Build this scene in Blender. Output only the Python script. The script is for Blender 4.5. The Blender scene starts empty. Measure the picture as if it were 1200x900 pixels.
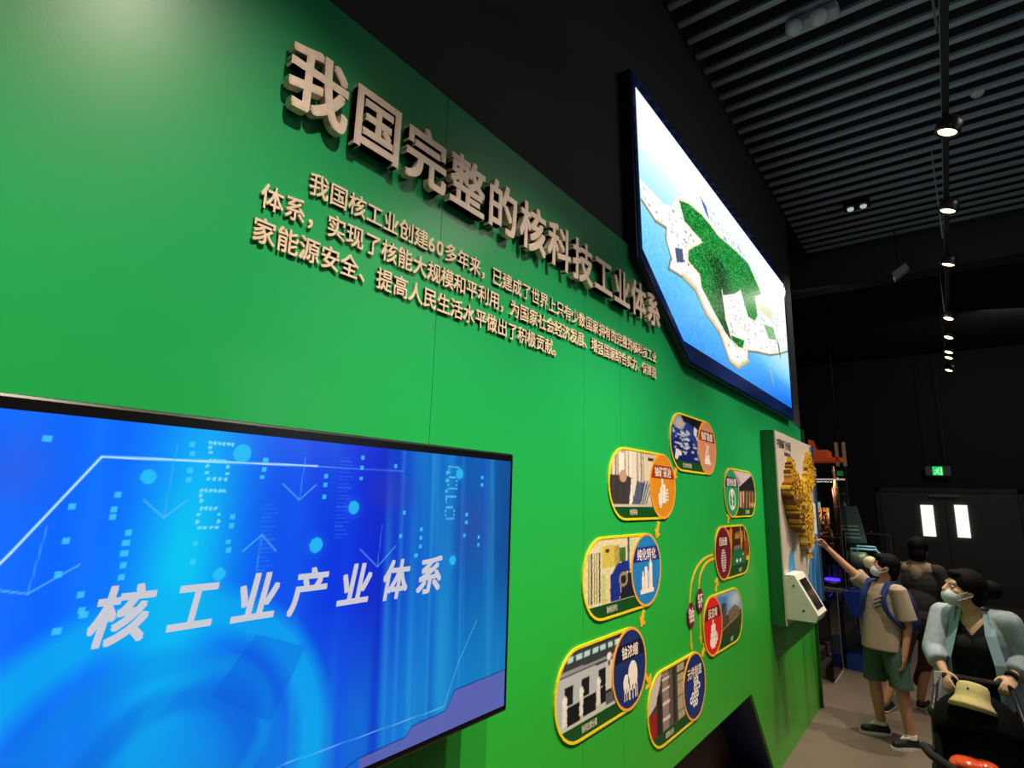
import bpy, bmesh, math, random
import numpy as np
from mathutils import Vector, Matrix

SC = bpy.context.scene
COL = SC.collection
R = math.radians
rng = np.random.default_rng(7)
random.seed(7)

# ------------------------------------------------------------------ camera, world, exposure
CAM = Vector((1.2208, 0.0, 2.0))
yaw, pitch, roll = 0.6590, 0.1960, 0.0286
fwd = Vector((-math.sin(yaw) * math.cos(pitch), math.cos(yaw) * math.cos(pitch), math.sin(pitch)))
rt = fwd.cross(Vector((0, 0, 1))).normalized()
up = rt.cross(fwd)
rt2 = math.cos(roll) * rt + math.sin(roll) * up
up2 = -math.sin(roll) * rt + math.cos(roll) * up
cd = bpy.data.cameras.new('camera')
cd.sensor_width = 36.0
cd.lens = 36.0 * 655.0 / 1200.0
cd.clip_start = 0.05
cam = bpy.data.objects.new('camera', cd)
COL.objects.link(cam)
cam.matrix_world = Matrix.Translation(CAM) @ Matrix((rt2, up2, -fwd)).transposed().to_4x4()
SC.camera = cam

w = bpy.data.worlds.new('world')
SC.world = w
w.use_nodes = True
w.node_tree.nodes['Background'].inputs[0].default_value = (0.55, 0.7, 1.0, 1)
w.node_tree.nodes['Background'].inputs[1].default_value = 0.02

SC.view_settings.view_transform = 'Standard'
SC.view_settings.look = 'None'
SC.view_settings.gamma = 1
SC.view_settings.use_curve_mapping = False
SC.view_settings.exposure = 0.0

SPOT_W = 450.0          # wall-washing track spotlights
FAR_W = 150.0           # spotlights further down the hall
WARM = (1.0, 0.86, 0.68)


def area_lamp(name, loc, target, size, power, color=(1, 1, 1)):
    l = bpy.data.lights.new(name, 'AREA')
    l.energy = power
    l.size = size
    l.color = color
    o = bpy.data.objects.new(name, l)
    COL.objects.link(o)
    o.location = loc
    o.rotation_euler = (Vector(target) - Vector(loc)).to_track_quat('-Z', 'Y').to_euler()
    return o


# unseen fill lamps without fixtures: over the aisle to the right, behind the photographer
area_lamp('aisle_fill', (3.6, 4.5, 5.1), (2.6, 4.8, 0), 1.2, 26, (1.0, 0.9, 0.78))
area_lamp('rear_fill', (3.2, -2.2, 4.9), (1.2, 1.0, 0.8), 1.2, 10, (1.0, 0.9, 0.8))


area_lamp('far_door_fill', (2.6, 12.6, 5.2), (1.2, 16.0, 0.9), 1.0, 15, (1.0, 0.94, 0.86))  # fill added out of view to brighten the far doors
area_lamp('ceiling_fill', (4.9, 3.5, 3.0), (1.6, 4.2, 5.5), 1.4, 13, (0.66, 0.86, 1.0))  # unseen upward fill, added so the ceiling slats catch some light


area_lamp('exhibit_fill', (0.5, 7.9, 4.8), (0.0, 8.9, 0.3), .4, 16, (1.0, 0.92, 0.84))  # overhead fill added to lift the dark exhibits


# ------------------------------------------------------------------ materials
def lin(c):
    out = []
    for v in c[:3]:
        v = v / 255.0
        out.append(v / 12.92 if v <= 0.04045 else ((v + 0.055) / 1.055) ** 2.4)
    return out


def lin_np(a):
    a = np.clip(a / 255.0, 0, 1)
    return np.where(a <= 0.04045, a / 12.92, ((a + 0.055) / 1.055) ** 2.4)


MATS = {}


def mat(name, rgb, rough=0.6, metal=0.0, emit=0.0, noise=0.06, scale=30.0, bump=0.0, spec=0.5, alpha=1.0, trans=0.0, coat=0.0):
    """rgb in display values; a little procedural noise in the base colour."""
    if name in MATS:
        return MATS[name]
    m = bpy.data.materials.new(name)
    m.use_nodes = True
    nt = m.node_tree
    b = nt.nodes['Principled BSDF']
    c = lin(rgb)
    b.inputs['Roughness'].default_value = rough
    b.inputs['Metallic'].default_value = metal
    b.inputs['Specular IOR Level'].default_value = spec
    b.inputs['Coat Weight'].default_value = coat
    b.inputs['Transmission Weight'].default_value = trans
    b.inputs['Alpha'].default_value = alpha
    tc = nt.nodes.new('ShaderNodeTexCoord')
    nz = nt.nodes.new('ShaderNodeTexNoise')
    nz.inputs['Scale'].default_value = scale
    nz.inputs['Detail'].default_value = 3
    nt.links.new(tc.outputs['Object'], nz.inputs['Vector'])
    rp = nt.nodes.new('ShaderNodeValToRGB')
    rp.color_ramp.elements[0].position = 0.3
    rp.color_ramp.elements[1].position = 0.7
    rp.color_ramp.elements[0].color = [x * (1 - noise) for x in c] + [1]
    rp.color_ramp.elements[1].color = [min(1, x * (1 + noise)) for x in c] + [1]
    nt.links.new(nz.outputs['Fac'], rp.inputs['Fac'])
    nt.links.new(rp.outputs['Color'], b.inputs['Base Color'])
    if emit:
        b.inputs['Emission Color'].default_value = c + [1]
        b.inputs['Emission Strength'].default_value = emit
    if bump:
        bp = nt.nodes.new('ShaderNodeBump')
        bp.inputs['Strength'].default_value = bump
        bp.inputs['Distance'].default_value = 0.01
        nt.links.new(nz.outputs['Fac'], bp.inputs['Height'])
        nt.links.new(bp.outputs['Normal'], b.inputs['Normal'])
    MATS[name] = m
    return m


def mat_picture(name, emit=0.0, rough=0.45):
    """flat printed or glowing picture: colours come from the mesh's colour attribute."""
    if name in MATS:
        return MATS[name]
    m = bpy.data.materials.new(name)
    m.use_nodes = True
    nt = m.node_tree
    b = nt.nodes['Principled BSDF']
    at = nt.nodes.new('ShaderNodeAttribute')
    at.attribute_name = 'picture'
    b.inputs['Roughness'].default_value = rough
    if emit:
        b.inputs['Base Color'].default_value = (0.004, 0.004, 0.005, 1)
        nt.links.new(at.outputs['Color'], b.inputs['Emission Color'])
        b.inputs['Emission Strength'].default_value = emit
    else:
        nt.links.new(at.outputs['Color'], b.inputs['Base Color'])
    MATS[name] = m
    return m


def mat_glass(name, tint=(225, 240, 235)):
    if name in MATS:
        return MATS[name]
    m = bpy.data.materials.new(name)
    m.use_nodes = True
    nt = m.node_tree
    nt.nodes.clear()
    out = nt.nodes.new('ShaderNodeOutputMaterial')
    tr = nt.nodes.new('ShaderNodeBsdfTransparent')
    tr.inputs[0].default_value = lin(tint) + [1]
    gl = nt.nodes.new('ShaderNodeBsdfGlossy')
    gl.inputs['Roughness'].default_value = 0.03
    mx = nt.nodes.new('ShaderNodeMixShader')
    fr = nt.nodes.new('ShaderNodeFresnel')
    fr.inputs[0].default_value = 1.45
    nt.links.new(fr.outputs[0], mx.inputs[0])
    nt.links.new(tr.outputs[0], mx.inputs[1])
    nt.links.new(gl.outputs[0], mx.inputs[2])
    nt.links.new(mx.outputs[0], out.inputs[0])
    MATS[name] = m
    return m


def mat_green_wall():
    m = bpy.data.materials.new('green_panel')
    m.use_nodes = True
    nt = m.node_tree
    b = nt.nodes['Principled BSDF']
    g = nt.nodes.new('ShaderNodeNewGeometry')
    sx = nt.nodes.new('ShaderNodeSeparateXYZ')
    nt.links.new(g.outputs['Position'], sx.inputs[0])
    mr = nt.nodes.new('ShaderNodeMapRange')
    mr.inputs['From Min'].default_value = 0.0
    mr.inputs['From Max'].default_value = 3.3
    nt.links.new(sx.outputs['Z'], mr.inputs['Value'])
    rp = nt.nodes.new('ShaderNodeValToRGB')
    e = rp.color_ramp.elements
    e[0].position, e[0].color = 0.12, lin((56, 166, 26)) + [1]
    e[1].position, e[1].color = 1.0, lin((26, 150, 96)) + [1]
    k = rp.color_ramp.elements.new(0.45)
    k.color = lin((38, 178, 62)) + [1]
    k = rp.color_ramp.elements.new(0.75)
    k.color = lin((28, 172, 92)) + [1]
    nt.links.new(mr.outputs[0], rp.inputs[0])
    nz = nt.nodes.new('ShaderNodeTexNoise')
    nz.inputs['Scale'].default_value = 220
    bp = nt.nodes.new('ShaderNodeBump')
    bp.inputs['Strength'].default_value = 0.05
    bp.inputs['Distance'].default_value = 0.002
    nt.links.new(g.outputs['Position'], nz.inputs['Vector'])
    nt.links.new(nz.outputs['Fac'], bp.inputs['Height'])
    nt.links.new(bp.outputs['Normal'], b.inputs['Normal'])
    nt.links.new(rp.outputs['Color'], b.inputs['Base Color'])
    b.inputs['Roughness'].default_value = 0.34
    b.inputs['Specular IOR Level'].default_value = 0.4
    b.inputs['Coat Weight'].default_value = 0.12
    b.inputs['Coat Roughness'].default_value = 0.13
    return m


# ------------------------------------------------------------------ mesh helpers
class MB:
    def __init__(self):
        self.v = []
        self.f = []

    def add(self, vs, fs):
        n = len(self.v)
        self.v += [tuple(p) for p in vs]
        self.f += [tuple(i + n for i in q) for q in fs]
        return self

    def box(self, a, b, M=None):
        x0, y0, z0 = a
        x1, y1, z1 = b
        vs = [Vector(p) for p in ((x0, y0, z0), (x1, y0, z0), (x1, y1, z0), (x0, y1, z0), (x0, y0, z1), (x1, y0, z1), (x1, y1, z1), (x0, y1, z1))]
        if M:
            vs = [M @ p for p in vs]
        return self.add(vs, [(0, 3, 2, 1), (4, 5, 6, 7), (0, 1, 5, 4), (1, 2, 6, 5), (2, 3, 7, 6), (3, 0, 4, 7)])

    def prism(self, pts, d0, d1, frame=None):
        """outline pts (a, b) counter-clockwise seen from +d; frame(a, b, d) -> world."""
        fr = frame or (lambda a, b, d: (d, a, b))
        n = len(pts)
        vs = [fr(a, b, d0) for a, b in pts] + [fr(a, b, d1) for a, b in pts]
        fs = [tuple(range(n))[::-1], tuple(range(n, 2 * n))] + [(i, (i + 1) % n, n + (i + 1) % n, n + i) for i in range(n)]
        return self.add(vs, fs)

    def tube(self, pts, r, seg=10, closed=False):
        pts = [Vector(p) for p in pts]
        rs = r if isinstance(r, (list, tuple)) else [r] * len(pts)
        n = len(pts)
        rings = []
        prev = None
        for i, p in enumerate(pts):
            t = (pts[min(i + 1, n - 1)] - pts[max(i - 1, 0)]).normalized()
            ref = Vector((0, 0, 1)) if abs(t.z) < 0.95 else Vector((0, 1, 0))
            if prev is not None:
                a = (prev - t * prev.dot(t))
                a = a.normalized() if a.length > 1e-6 else t.cross(ref).normalized()
            else:
                a = t.cross(ref).normalized()
            prev = a
            b = t.cross(a)
            rings.append([p + (a * math.cos(2 * math.pi * k / seg) + b * math.sin(2 * math.pi * k / seg)) * rs[i] for k in range(seg)])
        vs = [q for ring in rings for q in ring]
        fs = []
        for i in range(n - 1):
            for k in range(seg):
                fs.append((i * seg + k, i * seg + (k + 1) % seg, (i + 1) * seg + (k + 1) % seg, (i + 1) * seg + k))
        fs.append(tuple(range(seg))[::-1])
        fs.append(tuple(range((n - 1) * seg, n * seg)))
        return self.add(vs, fs)

    def lathe(self, prof, M=None, seg=28):
        """prof (r, z) list, turned about local z."""
        M = M or Matrix()
        vs, fs = [], []
        for r, z in prof:
            for k in range(seg):
                a = 2 * math.pi * k / seg
                vs.append(M @ Vector((r * math.cos(a), r * math.sin(a), z)))
        for i in range(len(prof) - 1):
            for k in range(seg):
                fs.append((i * seg + k, i * seg + (k + 1) % seg, (i + 1) * seg + (k + 1) % seg, (i + 1) * seg + k))
        fs.append(tuple(range(seg))[::-1])
        fs.append(tuple(range((len(prof) - 1) * seg, len(prof) * seg)))
        return self.add(vs, fs)

    def ball(self, c, r, M=None, seg=16, rings=10):
        rx, ry, rz = r if isinstance(r, (tuple, list)) else (r, r, r)
        c = Vector(c)
        Q = M or Matrix.Identity(3)
        vs, fs = [], []
        for i in range(rings + 1):
            t = math.pi * i / rings
            s = max(math.sin(t), 1e-4)
            for k in range(seg):
                a = 2 * math.pi * k / seg
                vs.append(c + Q @ Vector((rx * s * math.cos(a), ry * s * math.sin(a), -rz * math.cos(t))))
        for i in range(rings):
            for k in range(seg):
                fs.append((i * seg + k, i * seg + (k + 1) % seg, (i + 1) * seg + (k + 1) % seg, (i + 1) * seg + k))
        fs.append(tuple(range(seg))[::-1])
        fs.append(tuple(range(rings * seg, (rings + 1) * seg)))
        return self.add(vs, fs)

    def build(self, name, m, parent=None, smooth=False, bevel=0.0, bseg=2):
        me = bpy.data.meshes.new(name)
        me.from_pydata(self.v, [], self.f)
        me.validate()
        me.update()
        if bevel or smooth is False:
            bm = bmesh.new()
            bm.from_mesh(me)
            bmesh.ops.recalc_face_normals(bm, faces=bm.faces)
            if bevel:
                ed = [e for e in bm.edges if len(e.link_faces) == 2 and e.calc_face_angle(0) > 0.5]
                bmesh.ops.bevel(bm, geom=ed, offset=bevel, segments=bseg, affect='EDGES', profile=0.5)
            bm.to_mesh(me)
            bm.free()
        if smooth:
            for p in me.polygons:
                p.use_smooth = True
        return link(name, me, m, parent)


def link(name, me, m, parent=None):
    me.materials.clear()
    if m:
        me.materials.append(m)
    o = bpy.data.objects.new(name, me)
    COL.objects.link(o)
    if parent:
        o.parent = parent          # every root sits at a known place: keep world coordinates
        o.matrix_parent_inverse = parent.matrix_basis.inverted()
    return o


def tag(o, label=None, cat=None, group=None, kind=None):
    if label:
        o['label'] = label
    if cat:
        o['category'] = cat
    if group:
        o['group'] = group
    if kind:
        o['kind'] = kind
    return o


def empty(name, loc, label=None, cat=None, group=None):
    o = bpy.data.objects.new(name, None)
    o.empty_display_size = 0.05
    COL.objects.link(o)
    o.location = loc
    return tag(o, label, cat, group)


def in_poly(X, Y, poly):
    res = np.zeros(X.shape, bool)
    n = len(poly)
    j = n - 1
    for i in range(n):
        xi, yi = poly[i]
        xj, yj = poly[j]
        if yi != yj:
            c = ((yi > Y) != (yj > Y)) & (X < (xj - xi) * (Y - yi) / (yj - yi) + xi)
            res ^= c
        j = i
    return res


class Canvas:
    """a picture computed in the plane (a, b) of the thing it is printed or shown on."""

    def __init__(self, a0, a1, b0, b1, W, H, base=(0, 0, 0)):
        self.e = (a0, a1, b0, b1)
        self.A, self.B = np.meshgrid(np.linspace(a0, a1, W), np.linspace(b0, b1, H))
        self.C = np.zeros((H, W, 3)) + np.array(base, float)

    def put(self, mask, col, k=1.0):
        m = np.asarray(mask, float)[..., None] * k
        self.C = self.C * (1 - m) + np.array(col, float) * m
        return self

    def poly(self, pts, col, k=1.0):
        return self.put(in_poly(self.A, self.B, pts), col, k)

    def rect(self, a0, b0, a1, b1, col, k=1.0):
        return self.put((self.A >= a0) & (self.A <= a1) & (self.B >= b0) & (self.B <= b1), col, k)

    def ell(self, a, b, ra, rb, col, k=1.0, soft=0.0):
        d = np.sqrt(((self.A - a) / ra) ** 2 + ((self.B - b) / rb) ** 2)
        return self.put(np.clip((1 - d) / soft, 0, 1) if soft else d < 1, col, k)

    def ring(self, a, b, r, wd, asp, col, k=1.0):
        d = np.sqrt(((self.A - a) * asp) ** 2 + (self.B - b) ** 2)
        return self.put(np.clip(1.5 - np.abs(d - r) / wd * 1.5, 0, 1), col, k)

    def line(self, pts, wd, col, k=1.0, asp=1.0):
        for (x0, y0), (x1, y1) in zip(pts[:-1], pts[1:]):
            dx, dy = (x1 - x0) * asp, y1 - y0
            L = dx * dx + dy * dy + 1e-12
            t = np.clip((((self.A - x0) * asp) * dx + (self.B - y0) * dy) / L, 0, 1)
            d = np.hypot((self.A - x0) * asp - t * dx, self.B - y0 - t * dy)
            self.put(np.clip(1.4 - d / wd, 0, 1), col, k)
        return self

    def noise(self, amp, mask=None, blocky=1):
        H, W = self.A.shape
        n = rng.normal(0, 1, (H // blocky + 1, W // blocky + 1))
        n = np.repeat(np.repeat(n, blocky, 0), blocky, 1)[:H, :W]
        m = 1.0 if mask is None else mask.astype(float)
        self.C = self.C + (n * amp * m)[..., None]
        return self

    def sample(self, a, b):
        a0, a1, b0, b1 = self.e
        H, W = self.A.shape
        i = min(H - 1, max(0, int(round((b - b0) / (b1 - b0) * (H - 1)))))
        j = min(W - 1, max(0, int(round((a - a0) / (a1 - a0) * (W - 1)))))
        return self.C[i, j]

    def mesh(self, name, m, frame, parent, left=None, right=None):
        """grid mesh; left(b), right(b) give the row's extent so that outlines stay clean."""
        a0, a1, b0, b1 = self.e
        H, W = self.A.shape
        C = lin_np(self.C)
        vs, cs = [], []
        for i in range(H):
            b = b0 + (b1 - b0) * i / (H - 1)
            l = left(b) if left else a0
            r = right(b) if right else a1
            for j in range(W):
                a = l + (r - l) * j / (W - 1)
                vs.append(frame(a, b, 0))
                jj = min(W - 1, max(0, int(round((a - a0) / (a1 - a0) * (W - 1)))))
                cs.append(C[i, jj])
        fs = [(i * W + j, i * W + j + 1, (i + 1) * W + j + 1, (i + 1) * W + j) for i in range(H - 1) for j in range(W - 1)]
        me = bpy.data.meshes.new(name)
        me.from_pydata(vs, [], fs)
        at = me.color_attributes.new('picture', 'FLOAT_COLOR', 'POINT')
        arr = np.ones((len(vs), 4), np.float32)
        arr[:, :3] = np.array(cs)
        at.data.foreach_set('color', arr.ravel())
        me.update()
        return link(name, me, m, parent)


# ------------------------------------------------------------------ lettering
_tc = bpy.data.curves.new('lettering', 'FONT')
_to = bpy.data.objects.new('lettering', _tc)
_cache = {}


def glyph(s, extrude=0.0, offset=0.0, bevel=0.0):
    """lettering mesh data at em size 1: (verts, faces)."""
    k = (s, extrude, offset, bevel)
    if k not in _cache:
        COL.objects.link(_to)
        _tc.body = s
        _tc.size = 1.0
        _tc.extrude = extrude
        _tc.offset = offset
        _tc.bevel_depth = bevel
        _tc.resolution_u = 4
        bpy.context.view_layer.update()
        ev = _to.evaluated_get(bpy.context.evaluated_depsgraph_get())
        me = ev.to_mesh()
        _cache[k] = ([v.co.copy() for v in me.vertices], [tuple(p.vertices) for p in me.polygons])
        ev.to_mesh_clear()
        COL.objects.unlink(_to)
    return _cache[k]


def letters(s, name, m, parent, fr, x, y, size, wide=1.0, extrude=0.0, offset=0.0, shear=0.0, fit=None, base=0.0, heavy=0.0):
    """place lettering with its left baseline at (x, y) of the plane; fr(a, b, d) -> world."""
    vs, fs = glyph(s, extrude, offset)
    x0 = min(v.x for v in vs)
    x1 = max(v.x for v in vs)
    if fit:
        wide = fit / ((x1 - x0) * size)
    mb = MB()
    hv = heavy / 2
    shifts = [(0, 0)] if not heavy else [(-hv, -hv), (hv, -hv), (-hv, hv), (hv, hv), (0, hv), (0, -hv), (0, 0)]
    step = max(0.0001, 0.0012 * size)
    for k, (sx, sy) in enumerate(shifts):
        mb.add([fr(x + (v.x - (x0 if fit else 0) + v.y * shear + sx) * size * wide, y + (v.y + sy) * size, base + (v.z + extrude) * size + k * step * (1 if v.z >= 0 else 0)) for v in vs], fs)
    me = bpy.data.meshes.new(name)
    me.from_pydata(mb.v, [], mb.f)
    me.update()
    return link(name, me, m, parent)


def WALL(a, b, d):                 # plane of the green wall: a along the wall, b up, d out of it
    return (d, a, b)


# ------------------------------------------------------------------ the room
M_black = mat('dark_wall_paint', (46, 45, 50), 0.8, noise=0.04, scale=6)
M_dark = mat('black_paint', (26, 27, 31), 0.85)
M_green = mat_green_wall()
M_slat = mat('slat_metal', (138, 150, 162), 0.5, noise=0.03)
M_deck = mat('ceiling_black', (12, 13, 15), 0.95)
M_navy = mat('navy_box', (12, 16, 52), 0.4)
M_metal = mat('brushed_letter_metal', (236, 216, 200), 0.40, 0.2, noise=0.08, scale=60)
M_cream = mat('cream_acrylic', (236, 214, 186), 0.5)
M_bezel = mat('tv_black_plastic', (9, 9, 10), 0.3)


def floor_mat():
    m = mat('floor_screed', (112, 98, 84), 0.55, noise=0.12, scale=2.5, bump=0.02)
    return m


def struct(name, mb, m, parent=None):
    o = mb.build(name, m, parent)
    if not parent:
        o['kind'] = 'structure'
    return o


struct('floor', MB().box((-5, -4.5, -0.1), (6, 16.2, 0.0)), floor_mat())
ceiling = struct('ceiling', MB().box((-5, -4.5, 5.52), (6, 16.2, 5.62)), M_deck)
yy = 0.62
for i in range(41):
    mb = MB().box((0.0, yy, 5.35), (5.9, yy + 0.052, 5.375))
    s = mb.build('slat', M_slat, ceiling)
    yy += 0.185
struct('wall_left', MB().prism([(-4.4, 0.72), (6.70, 0.72), (6.70, 2.83), (6.89, 2.83), (6.89, 5.52), (-4.4, 5.52)], -0.3, -0.0205), M_black)
struct('trim_1', MB().box((-0.34, -4.4, 0), (-0.31, 6.75, 0.72)), mat('recess_paint', (62, 52, 46), 0.8))
struct('wall_right', MB().box((5.9, -4.5, 0), (6.0, 16.1, 5.52)), M_dark)
struct('wall_back', MB().box((-5, -4.6, 0), (6, -4.5, 5.52)), M_dark)
struct('wall_front', MB().box((-5, 16.0, 0), (6, 16.1, 5.52)), mat('far_wall_paint', (30, 32, 36), 0.8))
struct('wall_side', MB().box((-5, 6.89, 0), (-4.9, 16.0, 5.52)), M_dark)
struct('trim_2', MB().box((-4.9, 8.3, 4.9), (5.9, 8.6, 5.52)), mat('soffit_paint', (40, 44, 50), 0.7))

# green wall made of boards with a low slanted opening at its foot
gw = MB()
seams = [-4.4, -2.5, -1.26, -0.04, 1.178, 2.09, 2.44, 5.075, 6.76]
g = 0.0022
for a, b in zip(seams[:-1], seams[1:]):
    a2, b2 = a + g / 2, b - g / 2
    if b <= 2.45 and a >= -1.3:
        gw.prism([(a2, 0.69), (b2, 0.69), (b2, 3.32), (a2, 3.32)], -0.02, 0.0)
    elif abs(a - 2.44) < 1e-6:
        gw.prism([(a2, 0.69), (4.40, 0.69), (4.93, 0.0), (b2, 0.0), (b2, 3.32), (a2, 3.32)], -0.02, 0.0)
    elif a > 5:
        gw.prism([(a2, 0.0), (b2, 0.0), (b2, 2.80), (6.12, 2.84), (6.12, 3.32), (a2, 3.32)], -0.02, 0.0)
    else:
        gw.prism([(a2, 0.0), (b2, 0.0), (b2, 3.32), (a2, 3.32)], -0.02, 0.0)
green = struct('wall_left_cladding', gw, M_green)
green.name = 'wall_left.001'
# reveal of the opening and the wall's right return
struct('trim_3', MB().prism([(4.40, 0.69), (4.93, 0.0), (4.99, 0.0), (4.45, 0.71)], -0.31, -0.021), mat('reveal_navy', (16, 26, 78), 0.45))
struct('trim_4', MB().box((-0.31, -4.4, 0.69), (-0.021, 4.44, 0.715)), M_dark)
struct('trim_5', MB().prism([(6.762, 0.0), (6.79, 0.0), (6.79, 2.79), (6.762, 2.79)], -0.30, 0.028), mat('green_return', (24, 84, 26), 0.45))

# far double door with two lit slit windows
d1 = struct('door_1', MB().box((-0.05, 15.93, 0), (1.135, 15.99, 2.31)).box((1.145, 15.93, 0), (2.37, 15.99, 2.31)), mat('door_grey', (74, 75, 76), 0.6))
M_slit = mat('lit_slit_glass', (245, 250, 235), 0.4, emit=1.15)
MB().box((0.69, 15.90, 1.36), (0.92, 15.929, 2.04)).build('window_pane', M_slit, d1)
MB().box((1.295, 15.90, 1.37), (1.52, 15.929, 2.06)).build('window_pane', M_slit, d1)
MB().box((0.87, 15.86, 2.225), (1.42, 15.929, 2.275)).build('door_closer', mat('closer_grey', (120, 122, 124), 0.4), d1, bevel=0.006)
struct('trim_6', MB().box((-0.15, 15.95, 0), (-0.06, 16.0, 2.42)).box((2.38, 15.95, 0), (2.47, 16.0, 2.42)).box((-0.15, 15.95, 2.32), (2.47, 16.0, 2.42)), mat('door_frame_grey', (58, 60, 62), 0.6))

# ------------------------------------------------------------------ big raised title
title = '我国完整的核科技工业体系'
names = ['me', 'country', 'finish', 'whole', 'of', 'nucleus', 'science', 'skill', 'work', 'industry', 'body', 'system']
x = 0.598
pitch_t = 2.285 / len(title)
sl = {0: 'leftmost and nearest of the title, before 国', len(title) - 1: 'last of the title at its right end beside the video wall'}
for i, ch in enumerate(title):
    o = letters(ch, 'raised_title_character', M_metal, None, WALL, x + i * pitch_t, 2.945, 0.2, wide=0.90, extrude=0.06, offset=0.0, base=0.011, heavy=0.045)
    # stand-off studs behind the letter
    where = sl.get(i, 'in the big title, right after ' + title[i - 1])
    tag(o, 'large raised metal character %s %s' % (ch, where), 'sign letter', 'raised metal title characters on the green wall')

# ------------------------------------------------------------------ paragraph of small raised characters
rows = [('我国核工业创建60多年来，已建成了世界上只有少数国家拥有的完整的核科技工业', 0.70, 2.742, 'top'),
        ('体系，实现了核能大规模和平利用，为国家社会经济发展、增强国家综合实力、保障国', 0.582, 2.652, 'middle'),
        ('家能源安全、提高人民生活水平做出了积极贡献。', 0.572, 2.563, 'bottom')]
marks = {'，': 'comma', '、': 'enumeration comma', '。': 'full stop'}
pp = 0.0599
for text, x0, zb, rowname in rows:
    x = x0
    seen = {}
    for i, ch in enumerate(text):
        adv = pp * (0.6 if ch.isdigit() else 1.0)
        o = letters(ch, 'small_raised_character', M_cream, None, WALL, x, zb, 0.068, wide=0.88, extrude=0.05, offset=0.0, base=0.0015, heavy=0.028)
        seen[ch] = seen.get(ch, 0) + 1
        prev = text[i - 1] if i else ''
        nxt = text[i + 1] if i + 1 < len(text) else ''
        lab = 'small cream raised %s in the %s text row' % (marks.get(ch, 'character ' + ch), rowname)
        if prev and nxt:
            lab += ', between %s and %s' % (prev, nxt)
        elif nxt:
            lab += ', first of the row before %s' % nxt
        else:
            lab += ', last of the row after %s' % prev
        tag(o, lab, 'sign letter', 'small raised characters of the %s text row' % rowname)
        x += adv

# ------------------------------------------------------------------ television
tvx = 0.15
tv = MB().prism([(0.16, 1.390), (1.402, 1.390), (1.402, 2.126), (0.16, 2.126)], 0.085, tvx).build('wall_television', M_bezel, None, bevel=0.006)
tag(tv, 'large black flat television on the green wall showing a blue title slide', 'television')
MB().box((0.001, 0.55, 1.55), (0.09, 1.0, 1.95)).build('wall_bracket', M_bezel, tv)
S = dict(u0=0.174, v0=1.408, w=1.212, h=0.694)
cv = Canvas(0, 1, 0, 1, 520, 300)
U, V = cv.A, cv.B
cyan = np.exp(-((U - 0.235 - (V - .7) * .03) / 0.062) ** 2) * np.clip(0.35 + 0.65 * np.exp(-((V - 0.66) / 0.30) ** 2), 0, 1)
base = np.zeros(U.shape + (3,))
stops = np.array([0, .12, .25, .38, .5, .58, .7, .85, 1.0])
cols = np.array([(0, 105, 255), (0, 100, 255), (0, 130, 250), (0, 80, 235), (0, 52, 222), (8, 40, 205), (0, 88, 196), (4, 84, 176), (8, 78, 146)], float)
for c in range(3):
    base[..., c] = np.interp(U, stops, cols[:, c])
low = np.clip((0.52 - V) / 0.35, 0, 1)[..., None]
base = base * (1 - low * .75) + np.array((6, 122, 215)) * low * .75
cv.C = base
cv.put(cyan, (0, 205, 242), 0.9)
for u, wdt, k, c in ((.70, .03, .5, (30, 140, 215)), (.79, .018, .55, (24, 150, 215)), (.76, .05, .3, (10, 130, 200)), (.52, .02, .35, (10, 70, 235)), (.90, .05, .3, (10, 120, 180)),
                     (.04, .03, .35, (40, 120, 255)), (.12, .02, .3, (20, 140, 255)), (.60, .012, .5, (0, 30, 190)), (.42, .03, .25, (20, 110, 250)), (.65, .006, .4, (60, 150, 230)), (.735, .005, .4, (70, 170, 230)), (.83, .005, .4, (60, 160, 220))):
    cv.put(np.exp(-((U - u + (V - .5) * .02) / wdt) ** 2), c, k)
for _ in range(26):
    u = rng.uniform(.42, .98)
    cv.put(np.exp(-((U - u + (V - .5) * .03) / rng.uniform(.003, .016)) ** 2) * np.clip(.4 + .6 * np.sin(V * rng.uniform(2, 5) + rng.uniform(0, 6)), 0, 1), [(30, 150, 215), (10, 60, 200), (60, 170, 225)][int(rng.integers(3))], .35)
cv.put(np.clip((U - .62) / .3, 0, 1) * np.clip((.6 - V) / .5, 0, 1), (14, 130, 178), .55)
cv.ell(.03, .88, .07, .12, (60, 90, 225), .6, soft=1)
cv.ell(.86, .72, .10, .22, (60, 70, 160), .55, soft=1)
cv.ell(.62, .85, .08, .10, (70, 60, 175), .45, soft=1)
# sweeping arcs low on the left
asp = 1.74
cv.ring(.235, .13, .42, .075, asp, (0, 178, 240), .75)
cv.ring(.235, .13, .30, .05, asp, (0, 130, 225), .4)
cv.ring(.255, .14, .20, .045, asp, (0, 100, 215), .5)
cv.ell(.265, .16, .085, .16, (4, 150, 232), .5, soft=.5)
cv.ring(.30, .24, .16, .03, asp, (0, 160, 230), .4)
cv.poly([(.30, .33), (.36, .46), (.45, .40), (.40, .22)], (0, 82, 215), .35)
# bright outline and thin outline
W1 = .0027
cv.line([(0.0, .60), (.042, .707), (.116, .913), (.44, .924)], W1, (205, 245, 255), .95, asp)
cv.line([(.44, .924), (.64, .925)], W1 * .6, (150, 200, 255), .7, asp)
cv.line([(.30, .085), (.436, .10), (.794, .086), (.835, .226), (.89, .36)], W1 * .55, (120, 190, 240), .8, asp)
cv.poly([(.58, .0), (.58, .032), (.689, .035), (.706, .062), (.80, .068), (.826, .128), (1.0, .135), (1, 0)], (92, 96, 172), .95)
cv.line([(.50, .0), (.58, .034), (.689, .037), (.706, .064), (.80, .07), (.826, .13), (1.0, .137)], W1 * .7, (6, 40, 120), .9, asp)
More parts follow.
